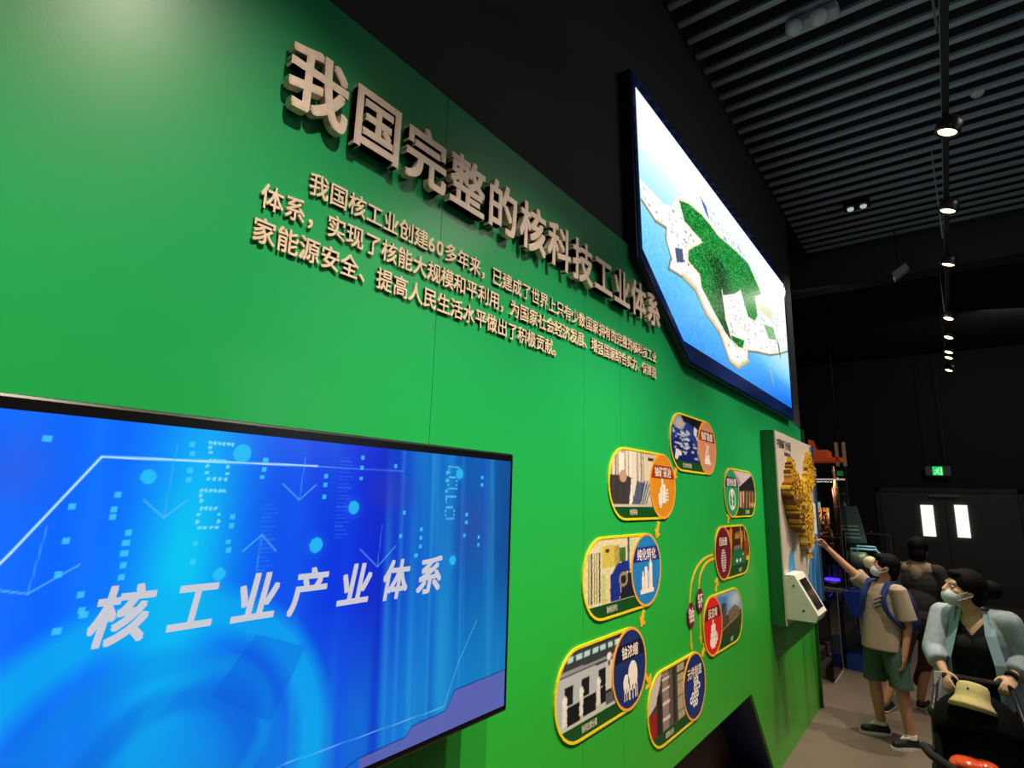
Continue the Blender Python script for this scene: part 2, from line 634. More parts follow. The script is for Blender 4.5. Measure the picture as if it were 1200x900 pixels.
# arrows
for a, tip, b, tail in (((.173, .817), (.202, .774), (.23, .817), (.206, .955)), ((-.02, .66), (.065, .623), (.112, .675), (.072, .76)), ((.322, .682), (.351, .724), (.378, .677), (.348, .63)), ((.377, .867), (.411, .821), (.441, .867), (.415, .95)), ((.546, .667), (.591, .605), (.633, .668), (.595, .74))):
    cv.line([a, tip, b], W1 * .7, (110, 190, 255), .75, asp)
    cv.line([tip, tail], W1 * .6, (90, 170, 250), .6, asp)
sq = [(.056, .945), (.093, .802), (.093, .728), (.092, .657), (.142, .827), (.14, .793), (.14, .777), (.161, .741), (.16, .717), (.16, .693), (.161, .667), (.161, .641), (.227, .957), (.228, .936), (.228, .892), (.228, .869), (.3, .774), (.299, .752), (.298, .709), (.299, .686), (.25, .709), (.25, .664), (.343, .93), (.342, .906), (.34, .883), (.459, .894), (.459, .868), (.46, .83), (.537, .961), (.537, .928), (.537, .893), (.125, .567), (.122, .578), (.118, .61), (.10, .54), (.62, .94), (.65, .78), (.645, .70), (.77, .93), (.77, .90), (.77, .86), (.70, .72), (.70, .69), (.70, .66), (.69, .63), (.84, .77), (.84, .74), (.835, .69), (.89, .92), (.89, .89), (.885, .68), (.885, .65)]
for u, v in sq:
    cv.rect(u - .0042, v - .0066, u + .0042, v + .0066, (70, 205, 250), .8)
for u, v, r in ((.303, .945, .017), (.175, .872, .012), (.29, .627, .011), (.525, .799, .014), (.452, .687, .015), (.81, .93, .014), (.80, .60, .012)):
    cv.ell(u, v, r * 1.9, r * 3.2, (30, 150, 240), .35, soft=.9)
    cv.ell(u, v, r * .85, r * 1.48, (40, 200, 245), .8)


def dotted(u, v, s, k):
    pts = [(i / 5, 2.0) for i in range(6)] + [(0, 1.75), (.05, 1.5)] + [(.1 + i / 5, 1.1) for i in range(4)] + [(0, .8), (.9, .8), (0, .45), (.9, .45)] + [(.12 + i / 4, .15) for i in range(4)]
    for a, b in pts:
        cv.ell(u + a * s, v + b * s * 1.5, .0028, .0045, (130, 225, 255), k)


dotted(.252, .865, .034, .9)
dotted(.248, .74, .034, .9)
dotted(.775, .865, .030, .6)
dotted(.770, .75, .030, .6)
for u in (.487, .345):
    for k in range(22):
        cv.rect(u, .955 - k * .012 - (.15 if u < .4 else 0), u + .018 + .006 * (k % 3), .955 - k * .012 + .004 - (.15 if u < .4 else 0), (60, 120, 235), .45)


def TVF(a, b, d):
    return (tvx + 0.0012 + d, S['u0'] + a * S['w'], S['v0'] + b * S['h'])


cv.mesh('screen', mat_picture('tv_glow', emit=1.0, rough=0.22), TVF, tv)
tt = '核工业产业体系'
M_tvt = mat('tv_text_glow', (220, 220, 232), 0.3, emit=.82)
for l_ in list(M_tvt.node_tree.links):
    if l_.to_socket.name == 'Base Color':
        M_tvt.node_tree.links.remove(l_)
M_tvt.node_tree.nodes['Principled BSDF'].inputs['Base Color'].default_value = (.005, .005, .005, 1)
tvw = [(.330, .427), (.447, .534), (.556, .653), (.669, .763), (.785, .881), (.903, .997), (1.015, 1.111)]
for ch, (l_, r_) in zip(tt, tvw):
    letters(ch, 'title_character', M_tvt, tv, lambda a, b, d: (tvx + 0.0022 + d, a, b), l_ + .002, 1.759, 0.094, fit=(r_ - l_) - .017, shear=0.19, heavy=0.05)

# ------------------------------------------------------------------ video wall above
fo = [(2.49, 4.33), (2.555, 3.240), (3.275, 2.815), (6.17, 2.815), (6.17, 4.33)]
led = MB().prism(fo, -0.019, 0.05).build('video_wall', M_navy, None, bevel=0.004)
tag(led, 'large wall-hung video screen with cut lower corner showing a green peninsula and blue sea', 'screen')
M_blue = mat('blue_gloss_bezel', (16, 52, 138), 0.18, coat=0.5)
MB().prism([(2.500, 4.32), (2.565, 3.246), (3.279, 2.824), (6.16, 2.824), (6.16, 4.32)], 0.0505, 0.0575).build('bezel', M_blue, led)
lc = Canvas(2.545, 6.09, 2.93, 4.245, 620, 230)
A, B = lc.A, lc.B
k = np.clip((B - 2.93) / 1.315, 0, 1)
sea = np.zeros(A.shape + (3,))
for c, cs in enumerate(((64, 98, 140, 200, 252), (156, 192, 220, 242, 254), (240, 246, 250, 252, 255))):
    sea[..., c] = np.interp(k, [0, .22, .45, .66, .80], cs)
lc.C = sea
lc.put(np.clip((A - 4.3) / 1.5, 0, 1) * np.clip((3.22 - B) / .3, 0, 1), (16, 104, 232), .9)
lc.put(np.clip((A - 4.3) / 1.2, 0, 1) * np.clip((B - 3.12) / .25, 0, 1) * (B < 3.5), (196, 236, 250), .8)
lc.noise(7, B < 3.5, 2)
lc.put(np.clip((A - 3.2) / 1.0, 0, 1) * np.clip((B - 3.6) / .25, 0, 1), (252, 253, 255), .95)
coast = [(2.596, 3.583), (2.776, 3.536), (2.929, 3.56), (2.924, 3.483), (2.998, 3.395), (2.952, 3.312), (3.162, 3.334), (3.388, 3.321), (3.578, 3.214), (3.843, 3.153), (4.059, 2.988), (4.254, 2.978), (4.559, 3.092), (4.577, 3.184), (4.913, 3.247), (5.287, 3.305), (5.722, 3.413), (6.081, 3.521)]
isl = [(3.159, 3.842), (3.325, 3.894), (3.564, 3.925), (3.772, 3.924), (3.948, 3.913), (4.351, 3.962), (4.733, 3.987), (5.007, 3.886), (5.132, 3.838), (4.89, 3.739), (4.943, 3.585), (4.842, 3.51), (4.636, 3.489), (4.539, 3.574), (4.457, 3.661), (4.25, 3.563), (3.978, 3.468), (4.014, 3.296), (4.126, 3.204), (4.479, 3.248), (4.427, 3.172), (4.215, 3.144), (3.998, 3.192), (3.747, 3.281), (3.519, 3.381), (3.492, 3.465), (3.287, 3.484), (3.294, 3.558), (3.584, 3.727), (3.24, 3.737)]
land = coast + [(6.1, 3.98), (5.2, 4.0), (4.4, 3.98), (3.7, 3.93), (3.2, 3.92), (3.02, 3.74), (2.9, 3.70), (2.575, 3.70)]
lm = in_poly(A, B, land)
im = in_poly(A, B, isl)
lc.put(lm, (249, 247, 242), .97)
for _ in range(1700):
    a, b = rng.uniform(2.6, 6.05), rng.uniform(3.05, 3.95)
    i_, j_ = int((b - 2.93) / 1.315 * 229), int((a - 2.545) / 3.545 * 619)
    if 0 <= i_ < 230 and 0 <= j_ < 620 and lm[i_, j_] and not im[i_, j_]:
        sz = rng.uniform(.008, .034)
        lc.rect(a, b, a + sz, b + sz * rng.uniform(.25, .6), [(150, 156, 162), (196, 202, 210), (112, 160, 190), (214, 205, 184), (92, 96, 100), (255, 255, 255), (232, 226, 212), (255, 255, 255)][int(rng.integers(8))], .9)
lc.line(coast, .010, (120, 104, 72), .8)
lc.line([(a + .02, b + .015) for a, b in coast[6:13]], .016, (222, 196, 140), .9)
lc.line([(a + .055, b + .045) for a, b in coast[6:11]], .010, (246, 238, 216), .9)
lc.line(isl + isl[:1], .020, (238, 228, 196), .8)
lc.put(im, (14, 132, 44), 1)
sh_ = np.exp(-(((A - 3.95 - (3.55 - B) * .3) / .22) ** 2)) * (B < 3.72) * im
lc.put(sh_, (2, 52, 12), .75)
lc.noise(34, im, 1)
lc.noise(22, im, 2)
lc.poly([(4.233, 3.555), (4.455, 3.66), (4.533, 3.568), (4.64, 3.483), (4.499, 3.253), (4.134, 3.205), (4.006, 3.295), (3.972, 3.467)], (250, 247, 240), .95)
for _ in range(60):
    a, b = rng.uniform(4.05, 4.7), rng.uniform(3.15, 3.55)
    if in_poly(np.array([a]), np.array([b]), [(4.233, 3.555), (4.455, 3.66), (4.533, 3.568), (4.64, 3.483), (4.499, 3.253), (4.134, 3.205), (4.006, 3.295), (3.972, 3.467)])[0]:
        lc.rect(a, b, a + .03, b + .012, [(90, 92, 96), (200, 186, 150), (150, 156, 160)][int(rng.integers(3))], .8)
lc.line([(3.957, 3.502), (4.026, 3.294), (4.148, 3.162), (4.363, 3.145), (4.587, 3.21)], .012, (240, 232, 210), .9)
lc.line([(4.44, 3.66), (4.52, 3.5), (4.56, 3.40)], .012, (240, 235, 225), .9)
lc.poly([(3.063, 3.488), (3.19, 3.526), (3.197, 3.438), (3.083, 3.402)], (70, 84, 112), .95)
lc.poly([(5.15, 3.56), (5.5, 3.62), (5.6, 3.52), (5.3, 3.46)], (96, 168, 92), .7)
lc.poly([(4.95, 3.76), (5.5, 3.78), (5.5, 3.68), (5.0, 3.64)], (214, 220, 176), .7)
lc.poly([(5.62, 3.55), (5.72, 3.50), (5.76, 3.36), (5.68, 3.40)], (60, 140, 80), .8)
for _ in range(70):
    a, b = rng.normal(4.35, .35), rng.normal(4.0, .035)
    lc.rect(a, b, a + .035, b + .014, (96, 160, 214), .5)
lc.poly([(3.55, 4.06), (3.68, 4.04), (3.75, 3.96), (3.66, 3.98)], (50, 100, 170), .85)
lc.poly([(5.25, 3.24), (5.36, 3.10), (5.40, 3.02), (5.30, 3.12)], (186, 190, 96), .9)


def led_left(b):
    return 2.546 + (4.223 - b) * 0.0565 if b > 3.303 else 2.598 + (3.303 - b) * (3.154 - 2.598) / (3.303 - 2.933)


lc.mesh('screen', mat_picture('led_glow', emit=1.12, rough=0.35), lambda a, b, d: (0.0588 + d, a, b), led, left=led_left)

# ------------------------------------------------------------------ fuel-cycle plaques
PW, PH = 0.79, 0.345


def stadium(cx, cz, w_, h_, n=14):
    r = h_ / 2
    pts = []
    for k in range(n + 1):
        t = -math.pi / 2 + math.pi * k / n
        pts.append((cx + w_ / 2 - r + r * math.cos(t), cz + r * math.sin(t)))
    for k in range(n + 1):
        t = math.pi / 2 + math.pi * k / n
        pts.append((cx - w_ / 2 + r + r * math.cos(t), cz + r * math.sin(t)))
    return pts


def ring_mesh(o, i, d0, d1):
    n = len(o)
    vs = [WALL(a, b, d1) for a, b in o] + [WALL(a, b, d1) for a, b in i] + [WALL(a, b, d0) for a, b in o] + [WALL(a, b, d0) for a, b in i]
    fs = []
    for k in range(n):
        q = (k + 1) % n
        fs += [(k, q, n + q, n + k), (2 * n + k, 2 * n + q, q, k), (n + k, n + q, 3 * n + q, 3 * n + k)]
    return MB().add(vs, fs)


def circle(cx, cz, r, n=36, sx=1.0):
    return [(cx + r * sx * math.cos(2 * math.pi * k / n), cz + r * math.sin(2 * math.pi * k / n)) for k in range(n)]


M_yrim = mat('yellow_rim', (238, 214, 30), 0.5)
M_orim = mat('orange_rim', (244, 172, 52), 0.5)
M_band = mat('dark_green_band', (6, 74, 24), 0.5)
M_white = mat('print_white', (248, 236, 222), 0.5)
M_capt = mat('print_ivory', (226, 222, 190), 0.5)
M_arrow = mat('arrow_yellow', (246, 182, 40), 0.5)


def icon(kind, mb, cx, cz, d0, d1):
    def P(pts):
        mb.prism([(cx + a, cz + b) for a, b in pts], d0, d1)

    def Rc(a0, b0, a1, b1):
        P([(a0, b0), (a1, b0), (a1, b1), (a0, b1)])
    if kind not in ('grid', 'leaf'):
        P0 = P

        def P(pts):
            P0([(a * .86, b * .80) for a, b in pts])
    if kind == 'survey':
        P([(-.075, -.095), (.075, -.095), (.015, -.015), (-.02, -.035)])
        P([(-.07, -.075), (-.055, -.075), (-.005, .02), (-.018, .03)])
        P([(-.035, .065), (-.022, .07), (.005, .0), (-.005, -.005)])
        P([(.0, .02), (.012, .015), (.05, -.03), (.04, -.035)])
        P([(.01, .065), (.03, .05), (.022, .01), (.005, .03)])
    elif kind == 'mine':
        Rc(-.075, -.085, -.02, -.01); Rc(-.05, -.01, -.012, .03); Rc(-.028, .03, .0, .085); Rc(-.016, -.075, .04, .005)
        Rc(.0, .005, .032, .05)
        for k in range(4):
            Rc(.044, -.06 + k * .022, .078, -.047 + k * .022)
        Rc(-.06, -.105, -.03, -.085)
    elif kind == 'towers':
        Rc(-.09, -.10, .09, -.075); Rc(-.07, -.075, -.035, .0); Rc(-.03, -.075, .005, .055); Rc(.012, -.075, .022, .03); Rc(.03, -.075, .072, .075)
        Rc(-.062, .0, -.045, .03); Rc(.04, .075, .06, .095)
    elif kind == 'centrifuge':
        P(circle(-.045, -.035, .05, 20, .7)); P(circle(.03, -.005, .078, 22, .72))
        for a in (-.07, -.045, -.02):
            Rc(a, -.12, a + .007, -.06)
        for a in (-.01, .025, .055, .075):
            Rc(a, -.125, a + .008, -.05)
    elif kind == 'grid':
        for a, b in ((0, .04), (.032, .04), (0, .004), (.032, .004), (.058, .004), (-.035, -.032), (0, -.032), (.032, -.032), (-.06, -.05), (-.02, -.072), (.015, -.072)):
            mb.add(*[(lambda m: (m.v, m.f))(ring_mesh([(cx + a + .021 * math.cos(t * math.pi / 3 + .5), cz + b + .021 * math.sin(t * math.pi / 3 + .5)) for t in range(6)], [(cx + a + .009 * math.cos(t * math.pi / 3 + .5), cz + b + .009 * math.sin(t * math.pi / 3 + .5)) for t in range(6)], d0, d1))][0])
    elif kind == 'reactor':
        Rc(-.075, -.10, .06, -.05); Rc(-.062, -.045, .07, -.01); Rc(-.045, -.005, .045, .045); Rc(-.012, .045, .014, .08); Rc(.062, -.08, .085, -.03)
        Rc(-.05, -.12, .03, -.10)
    elif kind == 'weave':
        for k in range(9):
            b = -.11 + k * .02
            half = .062 * math.sqrt(max(.05, 1 - ((b + .03) / .095) ** 2))
            n = max(2, int(half / .011))
            for j in range(n):
                a = -half + j * 2 * half / n + (.004 if k % 2 else 0)
                P([(a, b), (a + .013, b + .006), (a + .013, b + .016), (a, b + .010)])
    else:
        m2 = ring_mesh(circle(cx, cz - .035, .075, 28), circle(cx, cz - .035, .060, 28), d0, d1)
        mb.add(m2.v, m2.f)
        P(circle(0, -.0, .026, 14)); Rc(-.007, -.075, .007, -.02); P([(-.04, -.03), (-.01, -.05), (-.005, -.035)]); P([(.04, -.045), (.01, -.06), (.005, -.045)])
        P([(-.03, -.085), (.0, -.07), (.03, -.085), (0, -.098)])


def photo(kind):
    c = Canvas(0, 1, 0, 1, 112, 64, (128, 120, 112))
    if kind == 'earth':
        c.C[:] = (8, 8, 12)
        c.ell(.30, .34, .36, .56, (30, 60, 150)); c.ell(.28, .25, .33, .36, (14, 30, 110))
        for _ in range(46):
            a, b = rng.normal(.28, .14), rng.normal(.56, .14)
            if ((a - .3) / .36) ** 2 + ((b - .34) / .56) ** 2 < 1:
                c.ell(a, b, rng.uniform(.01, .06), .022, (205, 215, 232), .8)
        c.ell(.14, .88, .12, .14, (170, 160, 165)); c.ell(.2, .82, .09, .1, (200, 190, 185), .8)
        c.poly([(.50, .86), (.58, .80), (.55, .68), (.60, .60), (.56, .60), (.49, .74)], (225, 225, 228))
        c.poly([(.62, .62), (.73, .58), (.72, .24), (.60, .22), (.55, .36)], (190, 190, 198)); c.poly([(.55, .34), (.64, .22), (.72, .16), (.70, .3)], (120, 118, 130))
        c.poly([(.1, .36), (.2, .34), (.22, .26), (.16, .24), (.12, .16), (.08, .2)], (230, 230, 232))
    elif kind == 'pipes':
        c.C[:] = (205, 192, 172)
        c.poly([(.44, 1), (.78, .78), (.78, .1), (.44, .3)], (224, 208, 186))
        for k in range(16):
            a = .02 + k * .03
            c.rect(a, .25, a + .014, 1, [(60, 56, 58), (232, 222, 205), (120, 108, 98)][k % 3], .9)
        c.rect(.12, .62, .2, .95, (240, 228, 212)); c.rect(.34, .3, .37, 1, (225, 215, 200)); c.rect(.27, .2, .31, 1, (238, 228, 210))
        c.poly([(0, .2), (.26, .2), (.3, .6), (.0, .62)], (44, 40, 46), .9); c.ell(.18, .6, .05, .09, (190, 150, 125))
        c.poly([(.3, .2), (.48, .2), (.56, .5), (.38, .55)], (52, 66, 108), .8)
        for k in range(7):
            c.line([(.42 + k * .015, .2), (.50 + k * .02, .56)], .008, (220, 224, 235) if k % 2 else (40, 44, 60), .9)
        c.rect(.55, .88, .75, .93, (50, 40, 36))
    elif kind == 'plant':
        c.C[:] = (226, 214, 168)
        c.rect(.2, .62, .36, .92, (212, 192, 84)); c.rect(.36, .6, .42, .9, (180, 160, 80)); c.rect(.25, .82, .29, .86, (90, 30, 20))
        c.rect(.42, .68, .5, .86, (70, 112, 50)); c.rect(.56, .55, .72, .98, (206, 214, 160)); c.rect(.53, .4, .55, 1, (90, 92, 96))
        c.poly([(.3, .16), (.3, .5), (.4, .66), (.54, .68), (.56, .54), (.44, .5), (.42, .16)], (20, 44, 140))
        c.poly([(.42, .16), (.46, .5), (.74, .52), (.76, .16)], (22, 28, 44)); c.ell(.47, .43, .06, .1, (150, 140, 100)); c.ell(.47, .43, .035, .06, (20, 24, 40))
        c.line([(.6, .5), (.68, .92)], .014, (232, 180, 60)); c.line([(.62, .2), (.69, .5)], .014, (60, 110, 150)); c.line([(.7, .2), (.75, .5)], .012, (60, 110, 150)); c.rect(.6, .55, .72, .6, (60, 150, 60))
        for k in range(5):
            c.rect(.05 + k * .03, .2, .062 + k * .03, .84, (50, 46, 40), .85)
        c.rect(.19, .16, .25, .55, (196, 202, 130)); c.noise(10)
    elif kind == 'control':
        c.C[:] = (186, 190, 194)
        c.poly([(0, .74), (.8, .72), (.8, .98), (0, 1)], (56, 60, 68)); c.poly([(0, .80), (.8, .78), (.8, .74), (0, .76)], (150, 152, 156)); c.poly([(0, 1), (.8, .96), (.8, .99), (0, 1)], (20, 22, 26))
        for k in range(7):
            c.rect(.1 + k * .085, .88, .16 + k * .085, .95, (186, 226, 226))
        c.poly([(0, .16), (.8, .16), (.8, .36), (.6, .48), (.1, .3)], (204, 200, 192))
        for a, b in ((.08, .50), (.24, .52), (.42, .54), (.70, .44)):
            c.rect(a, b - .08, a + .08, b + .12, (20, 20, 24)); c.rect(a + .02, b - .30, a + .15, b - .10, (14, 14, 18)); c.ell(a, b - .02, .022, .06, (240, 238, 232)); c.rect(a - .02, b - .28, a + .02, b - .06, (232, 228, 222))
        c.rect(.50, .38, .585, .72, (216, 206, 192)); c.ell(.54, .77, .025, .05, (240, 236, 230)); c.rect(.53, .66, .555, .73, (110, 80, 60)); c.rect(.46, .42, .49, .64, (20, 20, 24))
        c.rect(.5, .2, .66, .34, (90, 92, 98))
    elif kind == 'rods':
        c.C[:] = (72, 60, 54)
        c.poly([(0, .5), (.12, .6), (.22, 1), (0, 1)], (214, 198, 182)); c.poly([(.02, .0), (.13, .0), (.13, .5), (.02, .5)], (150, 26, 26)); c.rect(.13, .0, .2, .7, (34, 28, 30))
        for a, wd, cc in ((.22, .10, (150, 128, 118)), (.33, .05, (96, 84, 80)), (.40, .04, (40, 36, 36)), (.47, .13, (178, 166, 130)), (.62, .05, (30, 26, 28)), (.67, .08, (112, 92, 80)), (.76, .05, (180, 150, 130))):
            c.rect(a, .16, a + wd, .98, cc)
        for b in (.3, .52, .72, .86):
            c.rect(.22, b, .34, b + .04, (226, 214, 200)); c.rect(.47, b - .02, .6, b, (60, 52, 40)); c.rect(.68, b - .04, .75, b, (220, 206, 190))
    elif kind == 'site':
        c.C[:] = (128, 168, 214)
        c.poly([(.2, 1), (.6, .92), (.6, .6), (.2, .6)], (70, 124, 200), .8); c.ell(.82, .8, .2, .2, (204, 206, 214), .9, soft=.7); c.ell(.26, .88, .06, .1, (226, 228, 232), .9)
        c.rect(.2, .3, 1, .56, (70, 58, 50)); c.rect(.44, .4, .56, .78, (84, 76, 72)); c.rect(.34, .4, .46, .64, (98, 86, 78)); c.poly([(.62, .4), (.62, .62), (.8, .7), (.92, .62), (.92, .4)], (124, 100, 78)); c.ell(.50, .76, .06, .06, (62, 56, 54)); c.rect(.92, .4, 1, .56, (110, 80, 60))
        c.poly([(0, .0), (0, .36), (1, .46), (1, 0)], (52, 62, 30)); c.line([(.26, .26), (.6, .38), (.85, .44)], .02, (150, 132, 92)); c.noise(9)
    elif kind == 'foundry':
        c.C[:] = (70, 30, 12)
        for k in range(24):
            a = rng.uniform(.35, .95)
            c.rect(a, rng.uniform(.5, .8), a + .03, rng.uniform(.7, 1), (232, 140, 30) if k % 3 else (250, 210, 110), .7)
        c.poly([(.3, .4), (.42, .95), (.5, .95), (.42, .4)], (224, 140, 50), .8); c.rect(.5, .6, .72, .74, (60, 40, 34)); c.rect(.52, .52, .72, .58, (120, 112, 110))
        c.poly([(.42, .18), (.5, .52), (.78, .52), (.88, .18)], (14, 112, 66)); c.rect(.2, .0, 1, .2, (8, 50, 24)); c.ell(.6, .28, .025, .04, (230, 250, 240)); c.ell(.7, .28, .025, .04, (230, 250, 240)); c.ell(.8, .4, .012, .025, (230, 250, 240)); c.poly([(.8, .3), (.98, .2), (.98, .9), (.84, .6)], (150, 70, 24), .8); c.rect(.9, .24, .98, .34, (220, 200, 60))
    else:
        c.C[:] = (62, 50, 44)
        c.poly([(.2, 1), (1, 1), (.9, .92), (.55, .66), (.4, .6)], (212, 196, 208)); c.poly([(.42, .62), (.9, .94), (1, .9), (1, .56), (.5, .5)], (24, 22, 34)); c.poly([(.36, .56), (.52, .74), (.4, .9), (.2, .96)], (128, 134, 172), .8)
        for k in range(9):
            c.line([(.56 + k * .05, .55), (.5 + k * .055, .18)], .02, (214, 158, 100) if k % 2 else (100, 74, 56), .8)
        c.rect(.42, .18, .54, .54, (160, 70, 40)); c.line([(.47, .2), (.5, .52)], .02, (236, 220, 214)); c.rect(.56, .3, .6, .54, (220, 200, 180)); c.rect(.8, .2, 1, .3, (226, 180, 110), .7)
    return c


plaques = [
    ('survey', 'earth', 3.43, 2.335, 1, (214, 142, 112), (150, 44, 22), '铀矿勘查', '航空放射性测量', 'earth seen from space, topmost'),
    ('mine', 'pipes', 2.695, 2.07, 1, (226, 142, 26), (156, 54, 16), '铀矿采冶', '地浸采铀', 'pipe hall and orange disc'),
    ('towers', 'plant', 2.468, 1.66, 1, (30, 128, 200), (20, 42, 138), '纯化转化', '铀纯化转化', 'blue pump plant and light blue disc'),
    ('centrifuge', 'control', 2.27, 1.25, 1, (22, 44, 112), (6, 12, 48), '铀浓缩', '铀同位素分离', 'white-coated staff at desks, lowest at left'),
    ('grid', 'rods', 3.07, 0.995, 1, (16, 44, 116), (8, 22, 80), '元件制造', '核燃料元件', 'metal rods, bottom of the ring'),
    ('reactor', 'site', 3.86, 1.255, -1, (226, 26, 26), (116, 10, 20), '反应堆', '核电厂', 'power station under blue sky and red disc'),
    ('weave', 'foundry', 4.12, 1.665, -1, (108, 12, 38), (96, 8, 32), '后处理', '后处理厂', 'glowing orange hall and maroon disc'),
    ('leaf', 'waste', 4.368, 2.06, -1, (34, 160, 104), (12, 42, 104), '废物处置', '废物处置库', 'dark rock slope and green disc, nearest the map board')]
for kind, ph, cx, cz, side, dc, bc, word, cap, desc in plaques:
    root = MB().prism(stadium(cx, cz, PW, PH), 0.0005, 0.004).build('process_plaque', M_yrim)
    tag(root, 'rounded yellow-rimmed picture plaque with %s' % desc, 'wall plaque', 'fuel cycle plaques on the green wall')
    inner = stadium(cx, cz, PW - .022, PH - .022)
    ring_mesh(stadium(cx, cz, PW, PH), inner, 0.004, 0.0068).build('rim', M_yrim, root)
    c = photo(ph)
    hw, hh = (PW - .022) / 2, (PH - .022) / 2

    def half(b, hw=hw, hh=hh):
        t = (b - .5) * 2 * hh
        return (hw - hh + math.sqrt(max(0, hh * hh - t * t))) / (2 * hw)
    if side < 0:
        pass
    fr = lambda a, b, d, cx=cx, cz=cz, hw=hw, hh=hh: (0.0048 + d, cx - hw + a * 2 * hw, cz - hh + b * 2 * hh)
    c.mesh('photo', mat_picture('printed_photo'), fr, root, left=lambda b: .5 - half(b), right=lambda b: .5 + half(b))
    # caption strip along the bottom
    zb = cz - hh
    zt = zb + .052
    pts = [(a, b) for a, b in stadium(cx, cz, 2 * hw, 2 * hh, 40) if b < zt]
    pts.sort(key=lambda p: math.atan2(p[1] - (zt + .2), p[0] - cx))
    a_l = cx - (hw - hh + math.sqrt(hh * hh - (zt - cz) ** 2))
    a_r = 2 * cx - a_l
    MB().prism([(a_l, zt)] + pts + [(a_r, zt)], 0.0049, 0.0056).build('caption_strip', M_band, root)
    bx = cx + side * (PW / 2 - PH / 2 + .003)
    lx = cx - side * .14
    letters(cap, 'caption', M_capt, root, WALL, lx - .017 * len(cap) * .5 * 1.15, zb + .016, .030, fit=.020 * len(cap), base=0.0060, heavy=0.02)
    bd = MB().prism(circle(bx, cz, PH / 2 - .010), 0.0050, 0.0072).build('disc', mat('disc_' + kind, dc, .5), root)
    ring_mesh(circle(bx, cz, PH / 2 + .001), circle(bx, cz, PH / 2 - .011), 0.0050, 0.0080).build('disc_rim', M_orim, root)
    r = PH / 2 - .0105
    z0, z1 = cz + .040, cz + .108
    arc = []
    for t in range(9):
        b = z0 + (z1 - z0) * t / 8
        arc.append((math.sqrt(r * r - (b - cz) ** 2), b))
    MB().prism([(bx + a, b) for a, b in arc] + [(bx - a, b) for a, b in arc[::-1]], 0.0072, 0.0078).build('disc_band', mat('band_' + kind, bc, .5), root)
    wl = .054 * len(word)
    letters(word, 'disc_word', M_white, root, WALL, bx - wl / 2, cz + .051, .058, fit=wl, base=0.0082, heavy=0.035)
    im_ = MB()
    icon(kind, im_, bx, cz - (.012 if kind in ('grid', 'leaf') else .030), 0.0072, 0.0080)
    im_.build('icon', M_white, root)


def arrow(p, q, label, wd=.016, head=.04):
    (a0, b0), (a1, b1) = p, q
    dx, dy = a1 - a0, b1 - b0
    L = math.hypot(dx, dy)
    ux, uy = dx / L, dy / L
    nx, ny = -uy, ux
    h = min(head, L * .6)
    P = lambda t, s: (a0 + ux * t + nx * s, b0 + uy * t + ny * s)
    pts = [P(0, -wd / 2), P(L - h, -wd / 2), P(L - h, -wd * 1.6), P(L, 0), P(L - h, wd * 1.6), P(L - h, wd / 2), P(0, wd / 2)]
    o = MB().prism(pts, 0.0005, 0.003).build('flow_arrow', M_arrow)
    return tag(o, label, 'arrow', 'yellow flow arrows between the plaques')


arrow((3.14, 2.19), (3.085, 2.115), 'small yellow arrow from the earth plaque down to the orange-disc plaque', .026)
arrow((2.865, 1.885), (2.825, 1.80), 'small yellow arrow between the orange-disc and the light-blue-disc plaques', .026)
arrow((2.665, 1.475), (2.625, 1.40), 'small yellow arrow between the light-blue-disc and the navy centrifuge plaques', .026)
arrow((2.66, 1.19), (2.73, 1.12), 'small yellow arrow from the control room plaque to the metal rod plaque', .026)
arrow((3.44, 1.115), (3.51, 1.18), 'small yellow arrow from the metal rod plaque up to the red-disc plaque', .026)
arrow((3.73, 1.44), (3.765, 1.52), 'small yellow arrow between the red-disc and the maroon-disc plaques', .026)
arrow((4.04, 1.85), (4.065, 1.925), 'small yellow arrow between the maroon-disc and the green-disc plaques', .026)
